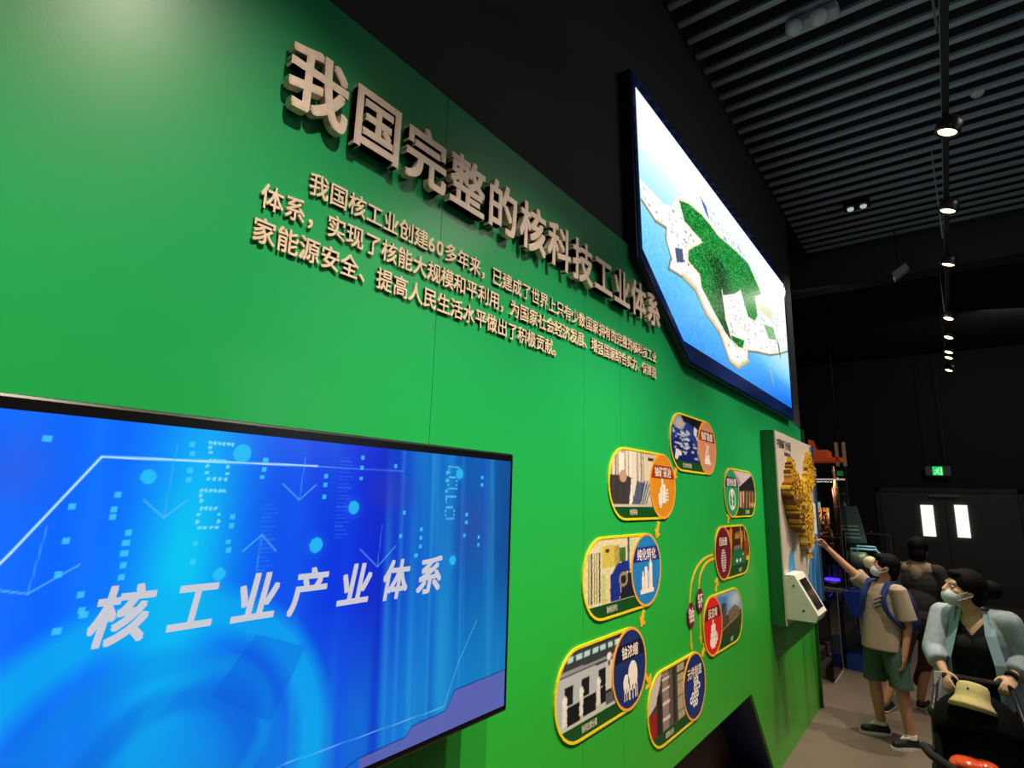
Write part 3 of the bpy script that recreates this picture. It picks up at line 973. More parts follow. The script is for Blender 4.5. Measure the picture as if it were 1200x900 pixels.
# the two long return arrows with dark badges
M_mar = mat('maroon_badge', (112, 10, 48), .5)
for (bx, bz), word, tipz, c0, desc in (((3.275, 1.365), '铀', 1.175, (3.70, 1.665), 'left and lower'), ((3.425, 1.425), '钚', 1.185, (3.72, 1.64), 'right and upper')):
    pts = []
    for t in range(13):
        u = t / 12
        a = (1 - u) ** 2 * c0[0] + 2 * u * (1 - u) * (bx + .02) + u * u * bx
        b = (1 - u) ** 2 * c0[1] + 2 * u * (1 - u) * (c0[1] - .005) + u * u * (bz + .06)
        pts.append((a, b))
    out = []
    n = len(pts)
    for i, (a, b) in enumerate(pts):
        pa, pb = pts[max(0, i - 1)], pts[min(n - 1, i + 1)]
        dx, dy = pb[0] - pa[0], pb[1] - pa[1]
        L = math.hypot(dx, dy)
        out.append((a, b, -dy / L * .007, dx / L * .007))
    mb = MB()
    for i in range(n - 1):
        a, b, p, q = out[i]
        a2, b2, p2, q2 = out[i + 1]
        mb.prism([(a - p, b - q), (a2 - p2, b2 - q2), (a2 + p2, b2 + q2), (a + p, b + q)], 0.0005, 0.003)
    ar = mb.prism([(bx - .006, tipz + .03), (bx + .006, tipz + .03), (bx + .006, bz), (bx - .006, bz)], 0.0005, 0.003).prism([(bx - .024, tipz + .04), (bx, tipz), (bx + .024, tipz + .04)], 0.0005, 0.003).build('return_arrow', M_arrow)
    tag(ar, 'long thin curved yellow arrow, the %s of two, from the maroon-disc plaque' % desc, 'arrow', 'long curved return arrows')
    oc = [(bx + .062 * math.cos(math.pi / 8 + k * math.pi / 4), bz + .072 * math.sin(math.pi / 8 + k * math.pi / 4)) for k in range(8)]
    bd = MB().prism(oc, 0.0035, 0.008).build('element_badge', M_mar, bevel=0.002)
    tag(bd, 'small maroon octagonal badge with character %s on the %s curved arrow' % (word, desc.split(' ')[0]), 'badge', 'octagonal element badges')
    letters(word, 'character', M_white, bd, WALL, bx - .04, bz - .032, .085, fit=.08, base=0.0083, heavy=0.035)

# ------------------------------------------------------------------ map board with relief and tablet console
BX = 0.12
board = MB().box((0.001, 5.035, 1.045), (BX - .012, 6.62, 2.60)).build('map_board', mat('board_side_green', (22, 104, 52), .45), None, bevel=0.004)
tag(board, 'green-sided wall board with a white map face and raised yellow relief map', 'map board')
mc = Canvas(0, 1, 0, 1, 120, 120, (206, 192, 176))
mc.poly([(.55, 0), (.60, .18), (.70, .30), (.86, .34), (.95, .5), (.93, .7), (1.0, .8), (1, 0)], (52, 132, 190))
mc.poly([(.80, 0), (.86, .2), (.95, .34), (1, .4), (1, 0)], (38, 104, 168))
mc.poly([(.97, .5), (.96, .75), (.93, 1), (1, 1), (1, .5)], (72, 96, 150))
mc.poly([(.06, .20), (.14, .34), (.25, .38), (.27, .22), (.22, .14), (.08, .12)], (72, 150, 205))
mc.line([(.66, .02), (.68, .2), (.74, .28)], .006, (190, 214, 226), .8)
mc.line([(.8, .06), (.82, .22), (.88, .33)], .006, (190, 214, 226), .6)
MB().box((BX - .0118, 5.04, 1.05), (BX - .003, 6.615, 2.595)).build('face_panel', mat('board_face', (214, 200, 184), .5), board)
mc.mesh('map_print', mat_picture('printed_map'), lambda a, b, d: (BX - .0022, 5.045 + a * 1.565, 1.055 + b * 1.535), board)
letters('中国铀矿分布图', 'board_title', mat('print_black', (24, 22, 22), .6), board, WALL, 5.075, 2.465, .085, fit=.52, base=BX - .001, heavy=.03)
letters('铀资源分布', 'board_subtitle', mat('print_black', (24, 22, 22), .6), board, WALL, 5.33, 2.405, .04, fit=.24, base=BX - .001, heavy=.02)
MB().box((BX - .0015, 6.44, 1.70), (BX + .001, 6.575, 2.0)).build('legend_panel', mat('legend_white', (236, 240, 242), .5), board)
MB().box((.001, 6.622, 1.045), (BX + .004, 6.70, 2.60)).build('edge_frame', mat('board_edge_blue', (34, 62, 112), .45), board)
out = [(73.6, 39.5), (75, 40.5), (80, 42), (80.3, 45), (82.5, 45.3), (83, 47.2), (85.7, 47.2), (85.8, 48.5), (87.8, 49.1), (91, 46.9), (91, 45.2), (95.3, 44.2), (96.4, 42.7), (101.5, 42.5), (105, 41.6), (107.5, 42.4), (110, 42.6), (112, 43.7), (111.8, 45), (114, 44.8), (116, 46.3), (119.8, 46.7), (118, 47.9), (115.7, 47.7), (116.8, 49.9), (119.3, 50), (120.8, 52.5), (123.5, 53.5), (126, 52.7), (127.5, 49.9), (130.8, 48), (134.7, 48.3), (133, 45), (131, 44.8), (130.6, 42.5), (128, 42), (126, 41), (124.3, 40), (121.5, 39), (121.8, 40.9), (119, 39.2), (117.8, 38.8), (119, 37.2), (122.5, 37.2), (120.3, 36), (119.2, 34.8), (121.8, 31.8), (121.9, 29.5), (119.8, 25.6), (117, 23.5), (113.8, 22.3), (110.5, 21.3), (108.5, 21.7), (106.7, 22.8), (105.3, 23.2), (102, 22.5), (101.2, 21.2), (99.2, 22.2), (97.8, 24.5), (98.6, 27.8), (95.5, 29), (92, 27), (88.8, 27.4), (86, 28), (81.5, 30.3), (79, 32.5), (78.5, 34.5), (75.5, 37)]
isl2 = [(121, 25.2), (122, 25), (120.8, 21.9), (120.1, 23.2)]
isl3 = [(108.7, 19.4), (110.8, 20.1), (110.4, 18.8), (109.2, 18.3)]
conv = lambda p: (5.10 + (p[0] - 73.5) * 1.47 / 61.5, 1.50 + (p[1] - 18) * 1.02 / 35.6)
outl = [conv(p) for p in out]
NX, NZ = 88, 64
ya = np.linspace(5.09, 6.60, NX + 1)
za = np.linspace(1.49, 2.54, NZ + 1)
Yc, Zc = np.meshgrid((ya[:-1] + ya[1:]) / 2, (za[:-1] + za[1:]) / 2)
inside = in_poly(Yc, Zc, outl) | in_poly(Yc, Zc, [conv(p) for p in isl2]) | in_poly(Yc, Zc, [conv(p) for p in isl3])
west = np.clip((6.1 - Yc) / .9, 0, 1) * np.clip((2.4 - Zc) / .5, 0, 1)
hgt = .030 + .075 * west + rng.uniform(0, .018, Yc.shape) * (rng.random(Yc.shape) > .45)
mb = MB()
cols = []
pal = [(232, 196, 48), (226, 178, 34), (206, 148, 36), (240, 214, 74), (168, 108, 34), (222, 206, 84)]
for i in range(NZ):
    for j in range(NX):
        if not inside[i, j]:
            continue
        h = hgt[i, j]
        mb.box((BX - .002, ya[j], za[i]), (BX + h, ya[j + 1], za[i + 1]))
        wv = west[i, j]
        q = pal[int(rng.integers(6))] if rng.random() > .75 * wv else ((122, 72, 26), (150, 96, 36), (96, 56, 22))[int(rng.integers(3))]
        cols += [q] * 8
me = bpy.data.meshes.new('relief_map')
me.from_pydata(mb.v, [], mb.f)
at = me.color_attributes.new('picture', 'FLOAT_COLOR', 'POINT')
arr = np.ones((len(mb.v), 4), np.float32)
arr[:, :3] = lin_np(np.array(cols, float))
at.data.foreach_set('color', arr.ravel())
link('relief_map', me, mat_picture('relief_paint', rough=.5), board)['label'] = 'raised yellow and ochre relief map'
# console: wedge with a slanted front that carries a dark tablet
M_con = mat('console_white', (226, 222, 210), .45)
cy0, cy1 = 5.05, 5.40
prof = [(BX - .003, 1.10), (BX + .20, 1.10), (BX + .225, 1.155), (BX + .07, 1.44), (BX - .003, 1.44)]
con = MB().prism([(x_, z_) for x_, z_ in prof], cy0, cy1, frame=lambda a, b, d: (a, d, b)).build('tablet_console', M_con, None, bevel=0.004)
tag(con, 'white wedge-shaped console with a dark slanted touch screen on the map board', 'console')
p0, p1 = Vector((BX + .225, 0, 1.155)), Vector((BX + .07, 0, 1.44))
ed = (p1 - p0)
nrm = Vector((ed.z, 0, -ed.x)).normalized()


def CONF(a, b, d):
    q = p0 + ed * b + nrm * d
    return (q.x, a, q.z)


MB().prism([(cy0 + .05, .12), (cy1 - .05, .12), (cy1 - .05, .86), (cy0 + .05, .86)], 0.0005, 0.004, frame=CONF).build('touch_screen', mat('tablet_black', (22, 22, 26), .15), con)
for xx, zz in ((BX + .06, 1.36), (BX + .12, 1.18)):
    MB().lathe([(.007, 0), (.007, .004), (.003, .005)], Matrix.Translation((xx, cy0 + .001, zz)) @ Matrix.Rotation(R(90), 4, 'X'), 12).build('screw', M_bezel, con)

# ------------------------------------------------------------------ track lighting
M_lampb = mat('lamp_black', (30, 24, 24), .35)
M_lens = mat('lamp_lens', (255, 222, 150), .3, emit=9.0)
TX, TZ = 1.44, 4.45
track = MB().box((TX - .018, -3.8, TZ), (TX + .018, 13.2, TZ + .034)).build('light_track', mat('track_black', (24, 26, 30), .5))
tag(track, 'long thin black lighting track hung along the hall ceiling', 'track')
MB().box((TX - .022, -3.8, TZ + .004), (TX - .0185, 13.2, TZ + .012)).build('track_edge', mat('track_edge_grey', (120, 124, 128), .4), track)
for y in (2.05, 3.34, 6.25, 8.9, 11.5):
    MB().tube([(TX - .03, y, TZ + .01), (TX - .03, y, 5.348)], .006, 6).build('suspension_rod', mat('rod_grey', (128, 130, 132), .4), track)


def spotlight(y, power, aim, label, group='spotlights on the black track', spread=67):
    root = empty('track_spotlight', (TX, y, TZ), label, 'spotlight', group)
    c = Vector((TX + .01, y, TZ - .075))
    d = (Vector(aim) - c).normalized()
    q = (-d).to_track_quat('Z', 'Y').to_matrix().to_4x4()
    M = Matrix.Translation(c) @ q
    MB().lathe([(.030, .060), (.058, .048), (.070, .020), (.070, -.034), (.064, -.046), (.056, -.046), (.050, -.026), (.002, -.026)], M, 28).build('lamp_head', M_lampb, root, smooth=True)
    MB().lathe([(.050, -.036), (.049, -.030)], M, 24).build('lens', M_lens, root)
    MB().box((TX - .012, y - .012, TZ - .075), (TX + .012, y + .012, TZ - .0005)).build('adapter', M_lampb, root)
    l = bpy.data.lights.new('spot_beam', 'SPOT')
    l.energy = power
    l.color = WARM
    l.spot_size = R(spread)
    l.spot_blend = 1.0
    l.shadow_soft_size = 0.03
    lo = bpy.data.objects.new('spot_beam', l)
    COL.objects.link(lo)
    lo.matrix_world = Matrix.Translation(c + d * .045) @ q
    lo.parent = root
    lo.matrix_parent_inverse = Matrix.Translation(root.location).inverted()
    return root


k9 = (TZ - 2) / 3.35
for y, pw, az, lab in ((-2.2, .9, .1, 'track spotlight behind the photographer'), (-.75, .7, .2, 'track spotlight over the television end'), (.55, .88, .25, 'track spotlight above the television'), (1.75, 1, .1, 'track spotlight above the paragraph'), (2.72, .9, .0, 'track spotlight before the video wall')):
    spotlight(y, SPOT_W * pw, (-.1, y, az), lab)
ks = [('nearest black track spotlight at top right with warm lit lens', 5.69 * k9, .8, .0), ('second black track spotlight from the front, below the nearest one', 7.353 * k9, .75, .0), ('third black track spotlight, beside the long suspension rod', 9.106 * k9, .7, .0)]
for lab, y, pw, az in ks:
    spotlight(y, SPOT_W * pw, (-.1, y, az), lab)
for i, (y, lab) in enumerate(((11.88 * k9, 'first of the far small track spotlights down the hall'), (13.27 * k9, 'second of the far small track spotlights down the hall'), (14.585 * k9, 'third far small track spotlight, above the close pair'), (15.15 * k9, 'fourth far small track spotlight, just below the third'), (16.58 * k9, 'farthest and lowest track spotlight down the hall'))):
    spotlight(y, FAR_W * (.9 if i == 0 else .35), (-.2, y - .9, 0.4), lab)

# ceiling fittings
em = MB().box((.62, 3.80, 5.27), (.95, 3.92, 5.345)).build('emergency_light', mat('emergency_grey', (150, 158, 168), .5), None, bevel=.02)
tag(em, 'grey twin-lamp emergency light fixed under the ceiling slats', 'emergency light')
for xx in (.68, .83):
    MB().lathe([(.05, .0), (.058, -.03), (.045, -.055), (.01, -.06)], Matrix.Translation((xx, 3.83, 5.29)) @ Matrix.Rotation(R(-35), 4, 'X'), 20).build('lamp', mat('emergency_lens', (186, 192, 200), .3), em, smooth=True)
tw = MB().box((.585, 6.86, 5.30), (.84, 7.0, 5.349)).build('twin_downlight', M_bezel)
tag(tw, 'small black twin downlight with two white bulbs in the ceiling slats', 'downlight')
for xx in (.65, .775):
    MB().lathe([(.034, 0), (.03, -.02), (.01, -.026)], Matrix.Translation((xx, 6.93, 5.30)), 16).build('bulb', mat('dim_bulb', (230, 235, 240), .3, emit=.5), tw)
sp = MB().prism([(0.0, -.10), (.16, 0.02), (.13, .10), (-.02, .0)], 7.9, 8.0, frame=lambda a, b, d: (.95 + a, d, 4.80 + b)).build('ceiling_speaker', mat('speaker_white', (150, 150, 156), .5), None, bevel=.008)
tag(sp, 'small pale wedge-shaped speaker hanging under the far ceiling edge', 'speaker')
MB().box((.99, 7.93, 4.87), (1.01, 7.95, 5.35)).build('bracket', M_lampb, sp)
sd = MB().lathe([(.045, 0), (.045, -.015), (.03, -.035), (.005, -.04)], Matrix.Translation((1.727, 5.468, 5.349)), 20).build('smoke_detector', mat('detector_white', (170, 175, 180), .5))
tag(sd, 'tiny white round smoke detector under the slats', 'smoke detector')

# exit sign
ex = MB().box((.857, 15.80, 2.69), (1.315, 15.86, 2.90)).build('exit_sign', mat('sign_grey', (110, 112, 116), .5), None, bevel=.005)
tag(ex, 'grey exit sign box with a glowing green running figure above the doors', 'exit sign')
MB().box((.99, 15.79, 2.70), (1.17, 15.7995, 2.89)).build('lit_panel', mat('exit_green', (20, 205, 90), .4, emit=1.1), ex)
mg = mat('exit_figure', (190, 255, 215), .4, emit=1.0)
mb = MB()
fx = lambda a, b, d: (1.0 + a, 15.789 - d, 2.705 + b)
mb.prism([(.085, .13), (.105, .13), (.105, .15), (.085, .15)], 0, .001, fx)
for p_ in ([(.03, .10), (.07, .12), (.11, .115), (.11, .10), (.07, .10), (.04, .085)], [(.06, .10), (.095, .10), (.085, .06), (.11, .04), (.125, .01), (.11, .01), (.095, .035), (.06, .055)], [(.06, .06), (.05, .03), (.01, .025), (.01, .04), (.04, .045)], [(.135, .0), (.155, .0), (.155, .16), (.135, .16)]):
    mb.prism(p_, 0, .001, fx)
mb.build('running_figure', mg, ex)
for xx in (.92, 1.25):
    MB().tube([(xx, 15.83, 2.9), (xx, 15.83, 5.519)], .008, 6).build('hanger_rod', M_lampb, ex)

# ------------------------------------------------------------------ exhibits beyond the green wall
EY = 8.5
ct = empty('exhibit_counter', (0.1, 9.2, 0), 'dark blue exhibit counter with a bright blue slanted edge behind the boy', 'counter')
M_nv = mat('counter_navy', (26, 32, 84), .4)
M_bl = mat('counter_blue', (26, 58, 170), .35)
MB().prism([(-.12, .0), (.12, .0), (.06, .10), (-.02, .30), (.0, .80), (-.12, .80)], 8.76, 9.9, frame=lambda a, b, d: (a, d, b)).build('body', M_nv, ct)
MB().prism([(.03, .93), (.62, .96), (.62, .66), (.12, .64)], 8.45, 8.54, frame=lambda a, b, d: (a, d, b)).build('slanted_front', M_bl, ct)
MB().box((-.36, 8.42, .80), (.03, 9.9, .90)).box((.03, 8.55, .80), (.66, 9.9, .95)).build('worktop', M_nv, ct, bevel=.01)
MB().box((.02, 8.5, .0), (.62, 9.7, .16)).build('plinth', mat('plinth_blue', (24, 64, 150), .4), ct)
icd = MB().prism([(.30, .80), (.40, .79), (.41, .86), (.31, .87)], 8.435, 8.4395, frame=lambda a, b, d: (a, d, b)).build('information_card', mat('card_white', (226, 226, 220), .5))
tag(icd, 'small white card fixed on the bright blue counter front behind the boy', 'card')
# tall glass case with copper model
gc = empty('display_case', (-.05, 8.8, .9), 'tall glass display case with a white top edge holding the copper model', 'display case')
MB().box((-.24, 8.46, .90), (.09, 9.1, .94)).build('base', mat('case_base', (156, 146, 140), .4), gc, bevel=.01)
MB().box((-.235, 8.47, .941), (-.229, 9.08, 2.31)).box((.079, 8.47, .941), (.085, 9.08, 2.31)).box((-.228, 8.47, .941), (.078, 8.476, 2.31)).build('glass', mat_glass('clear_glass'), gc)
me0 = mat('acrylic_edge', (120, 135, 135), .3)
for a, b in (((-.242, 8.455, .94), (-.236, 8.461, 2.31)), ((.084, 8.455, .94), (.090, 8.461, 2.31)), ((-.24, 8.452, .93), (.09, 8.459, .945)), ((-.1, 8.456, 1.58), (.09, 8.46, 1.585))):
    MB().box(a, b).build('edge', me0, gc)
MB().box((-.24, 8.46, 2.31), (.17, 8.49, 2.33)).build('top_edge', mat('case_edge_white', (235, 220, 215), .4, emit=.35), gc)
cl_ = area_lamp('case_area_light', (-.07, 8.55, 2.30), (-.06, 8.75, 1.0), .2, 5.0, (1.0, .88, .75))
cl_.parent = gc
cl_.matrix_parent_inverse = Matrix.Translation(gc.location).inverted()
tw_ = empty('copper_tower_model', (0.03, 8.8, .94), 'tall model of bundled copper pipes inside the glass case', 'model')
M_cop = mat('copper', (206, 134, 88), .35, .4)
M_cop2 = mat('copper_dark', (156, 84, 56), .4, .35)
for k, (xx, yy_, t_) in enumerate(((.045, 8.60, 2.50), (.062, 8.62, 2.28), (.03, 8.64, 2.46), (.015, 8.61, 2.2), (.068, 8.70, 2.36), (.052, 8.66, 2.1), (.022, 8.70, 2.3), (.038, 8.59, 2.25))):
    MB().tube([(xx, yy_, .96), (xx, yy_, t_ - .2), (xx - .012, yy_, t_)], .009 + .003 * (k % 2), 8).build('pipe', M_cop if k % 2 == 0 else M_cop2, tw_, smooth=True)
for zz in (1.25, 1.6, 1.95, 2.2):
    MB().box((.0, 8.58, zz), (.08, 8.73, zz + .02)).build('collar', M_cop2, tw_, bevel=.004)
cl = MB()
for k in range(60):
    cl.ball((rng.uniform(-.20, -.07), rng.uniform(8.6, 8.9), rng.uniform(1.42, 1.92)), rng.uniform(.012, .032), seg=8, rings=6)
for k in range(12):
    xx = rng.uniform(-.2, -.07)
    cl.tube([(xx, 8.7, 1.4), (xx + rng.uniform(-.02, .02), 8.75, 1.95)], .008, 6)
o = cl.build('reactor_core_model', mat('core_bronze', (176, 104, 52), .35, .5, noise=.4, scale=60), None, smooth=True)
tag(o, 'bronze cluster model of nodules and tubes left of the copper pipes', 'model')
pl = MB().lathe([(.11, 0), (.11, .05), (.10, .06), (.09, .03), (.02, .03)], Matrix.Translation((-.09, 8.72, .945)), 28).build('pool_model', mat('pool_grey', (90, 84, 96), .3), None)
tag(pl, 'round pool model with a purple glowing ring at the case bottom', 'model')
MB().lathe([(.098, .075), (.098, .095), (.082, .095), (.082, .075)], Matrix.Translation((-.09, 8.72, .945)), 28).build('glow_ring', mat('purple_glow', (120, 60, 255), .3, emit=1.8), pl)
for k in range(5):
    a = k * 1.256
    MB().tube([(-.09 + .05 * math.cos(a), 8.72 + .05 * math.sin(a), .975), (-.09 + .05 * math.cos(a), 8.72 + .05 * math.sin(a), 1.22)], .006, 6).build('rod', mat('rod_steel', (150, 150, 160), .3, .6), pl)
# orange gantry above, further back
ga = empty('orange_gantry_model', (-.3, 10.2, 2.6), 'orange gantry model high up at left above the copper pipes', 'model')
M_or = mat('gantry_orange', (214, 84, 36), .5, emit=.12)  # faint glow put into the orange paint; the gantry is no lamp
MB().box((-.62, 10.0, 2.66), (-.05, 10.5, 2.72)).build('beam', M_or, ga)
MB().box((-.58, 10.02, 2.72), (-.22, 10.4, 2.84)).build('trolley', M_or, ga, bevel=.02)
MB().prism([(-.5, 2.84), (-.4, 2.84), (-.44, 3.0), (-.5, 3.02)], 10.1, 10.25, frame=lambda a, b, d: (a, d, b)).build('hook_block', M_or, ga)
for xx in (-.12, -.02):
    MB().box((xx, 10.0, 2.58), (xx + .04, 10.06, 2.95)).build('post', mat('post_tan', (190, 150, 120), .5), ga)
MB().box((-.62, 10.0, 0), (-.58, 10.06, 2.66)).build('post', M_dark, ga)
MB().box((-.08, 10.44, 0), (-.05, 10.5, 2.66)).build('post', M_dark, ga)
e2 = MB().box((-.20, 10.6, 2.46), (-.115, 10.64, 2.54)).build('exit_sign', mat('exit_reflection_green', (14, 120, 50), .4, emit=.5))  # glowing box standing in for a green reflection of the exit sign
tag(e2, 'small green glow standing in for the exit sign reflection behind the orange gantry', 'exit sign')
MB().tube([(-.155, 10.62, 2.54), (-.155, 10.62, 5.519)], .006, 6).build('hanger_rod', M_lampb, e2)
# teal information sign
ts = MB().prism([(.06, 1.50), (.30, 1.50), (.29, 1.60), (.22, 1.98), (.08, 1.98)], 9.0, 9.012, frame=lambda a, b, d: (a, d, b)).build('information_sign', mat('sign_teal', (62, 84, 80), .4))
tag(ts, 'dull teal trapezoid information sign right of the copper pipes', 'sign')
mb = MB()
for k in range(4):
    mb.box((.09, 8.996, 1.56 + k * .05), (.24 - .01 * k, 8.9995, 1.575 + k * .05))
mb.build('text_lines', mat('sign_pale', (150, 172, 168), .5), ts)
MB().box((.15, 9.0, .96), (.17, 9.012, 1.5)).build('stand', M_dark, ts)
# generator model with sphere
gm = empty('generator_model', (.25, 8.8, .95), 'grey-green cylinder machine model with pale blue pipes on the counter', 'model')
MB().tube([(.11, 8.86, 1.28), (.13, 8.86, 1.28), (.29, 8.86, 1.28), (.31, 8.86, 1.28)], [.09, .115, .115, .09], 24).build('drum', mat('drum_green', (120, 130, 112), .35, .3), gm, smooth=True)
for xx in (.14, .24):
    MB().box((xx, 8.80, .96), (xx + .05, 8.92, 1.19)).build('pedestal', mat('pedestal_grey', (128, 124, 120), .5), gm)
mp = mat('pipe_paleblue', (120, 176, 200), .4)
MB().tube([(.14, 8.72, 1.38), (.14, 8.72, 1.44), (.42, 8.72, 1.44), (.48, 8.72, 1.38), (.50, 8.72, 1.2)], .013, 8).build('pipe', mp, gm, smooth=True)
MB().tube([(.20, 8.84, 1.38), (.20, 8.84, 1.47), (.40, 8.84, 1.47), (.44, 8.84, 1.36), (.45, 8.84, 1.1)], .012, 8).build('pipe', mp, gm, smooth=True)
gs = MB().ball((.345, 8.70, 1.285), .078, seg=24, rings=16).build('sphere_model', mat('sphere_cream', (240, 218, 160), .4, emit=.12), None, smooth=True)
tag(gs, 'cream yellow sphere model beside the boy\'s face mask', 'model')
MB().tube([(.345, 8.70, .955), (.345, 8.70, 1.21)], .022, 12).build('stem', mat('stem_dark', (40, 30, 60), .5), gs)
gb = empty('machine_case', (.3, 8.9, .95), 'clear acrylic case with fine pale edges over the machine model', 'display case')
mgl = mat_glass('clear_glass')
MB().box((.105, 8.57, 1.64), (.60, 9.1, 1.645)).box((.105, 8.57, .955), (.11, 9.1, 1.638)).box((.595, 8.57, .955), (.60, 9.1, 1.638)).build('glass', mgl, gb)
cl_ = area_lamp('case_area_light', (.35, 8.65, 1.63), (.25, 8.85, 1.0), .15, .8, (1.0, .92, .8))  # fill added to brighten the machine model; this case has no lamp
cl_.parent = gb
cl_.matrix_parent_inverse = Matrix.Translation(gb.location).inverted()
me_ = mat('acrylic_edge', (120, 135, 135), .3)
for a, b in (((.103, 8.568, .955), (.107, 8.572, 1.646)), ((.598, 8.568, .955), (.602, 8.572, 1.646)), ((.103, 8.568, 1.644), (.602, 8.572, 1.648))):
    MB().box(a, b).build('edge', me_, gb)
# grey cabinet and steps
gcab = MB().box((-.62, 8.75, 0), (-.14, 9.3, .66)).build('grey_cabinet', mat('cabinet_grey', (96, 92, 98), .5), None, bevel=.01)
tag(gcab, 'low grey cabinet just right of the green wall\'s end', 'cabinet')
MB().box((-.61, 8.742, .60), (-.15, 8.7495, .63)).build('handle_rail', mat('rail_pale', (150, 150, 152), .4), gcab)
stp = empty('step_platform', (-.3, 8.2, 0), 'low two-step grey platform beside the green wall\'s right end', 'steps')
MB().box((-1.2, 7.9, 0), (-.12, 8.74, .11)).build('lower_step', mat('step_grey', (140, 126, 114), .6), stp, bevel=.006)
MB().box((-1.2, 8.15, .11), (-.2, 8.74, .24)).build('upper_step', mat('step_grey', (122, 108, 98), .6), stp, bevel=.006)
gbar = MB().box((-.02, 7.75, .0), (-.012, 8.40, .93)).build('glass_barrier', mat_glass('clear_glass'))
tag(gbar, 'clear upright glass barrier with a thin bright edge beside the steps', 'barrier')
MB().box((-.023, 8.40, .0), (-.009, 8.404, .93)).build('edge', mat('barrier_edge', (190, 190, 186), .3), gbar)
MB().box((-.026, 7.75, .0), (-.006, 8.40, .010)).build('floor_channel', mat('barrier_edge', (190, 190, 186), .3), gbar)
# far low table with a pale lit edge
ft = MB().box((.66, 11.0, .05), (2.6, 11.5, .385)).build('low_display_plinth', mat('plinth_black', (22, 24, 28), .5))
tag(ft, 'long low black plinth with a pale glowing top edge behind the woman', 'plinth')
MB().box((.66, 10.99, .386), (2.6, 11.01, .405)).build('lit_edge', mat('edge_glow', (235, 240, 240), .4, emit=.9), ft)


# ------------------------------------------------------------------ people
def V3(*a):
    return Vector(a)


def capsule(mb, a, b, ra, rb, seg=14):
    a, b = Vector(a), Vector(b)
    mb.tube([a, a.lerp(b, .5), b], [ra, (ra + rb) / 2, rb], seg)
    mb.ball(a, ra, seg=seg, rings=8)
    mb.ball(b, rb, seg=seg, rings=8)


def chain(mb, pts, rs):
    for i in range(len(pts) - 1):
        capsule(mb, pts[i], pts[i + 1], rs[i], rs[i + 1])


def remesh(mb, name, m, parent, voxel=.008, smooth=4, cuts=(), thick=0):
    me = bpy.data.meshes.new(name)
    me.from_pydata(mb.v, [], mb.f)
    bm = bmesh.new()
    bm.from_mesh(me)
    bmesh.ops.recalc_face_normals(bm, faces=bm.faces)
    bm.to_mesh(me)
    bm.free()
    o = bpy.data.objects.new(name, me)
    COL.objects.link(o)
    r = o.modifiers.new('r', 'REMESH')
    r.mode = 'VOXEL'
    r.voxel_size = voxel
    s = o.modifiers.new('s', 'SMOOTH')
    s.factor = .5
    s.iterations = smooth
    bpy.context.view_layer.update()
    ev = o.evaluated_get(bpy.context.evaluated_depsgraph_get())
    nm = bpy.data.meshes.new_from_object(ev)
    bpy.data.objects.remove(o)
    if cuts:
        bm = bmesh.new()
        bm.from_mesh(nm)
        for cut in cuts:
            co, no = Vector(cut[0]), Vector(cut[1])
            bmesh.ops.bisect_plane(bm, geom=bm.verts[:] + bm.edges[:] + bm.faces[:], plane_co=co, plane_no=no, clear_outer=len(cut) == 2)
            if len(cut) > 2:
                bad = []
                for f_ in bm.faces:
                    q_ = f_.calc_center_median()
                    if (q_ - co).dot(no) > 1e-6 and cut[2](q_):
                        bad.append(f_)
                bmesh.ops.delete(bm, geom=bad, context='FACES')
        bm.to_mesh(nm)
        bm.free()
    for p in nm.polygons:
        p.use_smooth = True
    nm.name = name
    return link(name, nm, m, parent)


def basis(f, u=(0, 0, 1)):
    f = Vector(f).normalized()
    r = f.cross(Vector(u)).normalized()
    u = r.cross(f)
    return Matrix((r, f, u)).transposed(), r, f, u


def head(mb, c, f, s=1.0, tilt=(0, 0, 1)):
    Q, r, f, u = basis(f, tilt)
    c = Vector(c)
    P = lambda a, b, d: c + (r * a + f * b + u * d) * s
    S_ = lambda *t: tuple(x_ * s for x_ in t)
    mb.ball(P(0, -.012, .022), S_(.074, .092, .088), Q, 20, 14)
    mb.ball(P(0, .022, -.038), S_(.060, .068, .066), Q, 18, 12)
    mb.ball(P(0, .062, -.088), S_(.026, .022, .018), Q)
    capsule(mb, P(0, .086, .012), P(0, .104, -.020), .009 * s, .014 * s)
    mb.ball(P(.012, .092, -.026), S_(.010, .010, .009), Q)
    mb.ball(P(-.012, .092, -.026), S_(.010, .010, .009), Q)
    capsule(mb, P(-.035, .070, .026), P(.035, .070, .026), .012 * s, .012 * s)
    capsule(mb, P(-.018, .082, -.052), P(.018, .082, -.052), .008 * s, .008 * s)
    capsule(mb, P(-.015, .080, -.062), P(.015, .080, -.062), .008 * s, .008 * s)
    for k in (-1, 1):
        mb.ball(P(.072 * k, -.008, -.008), S_(.010, .020, .031), Q)
        mb.ball(P(.035 * k, .060, -.022), S_(.024, .02, .018), Q)
    return P, Q, r, f, u


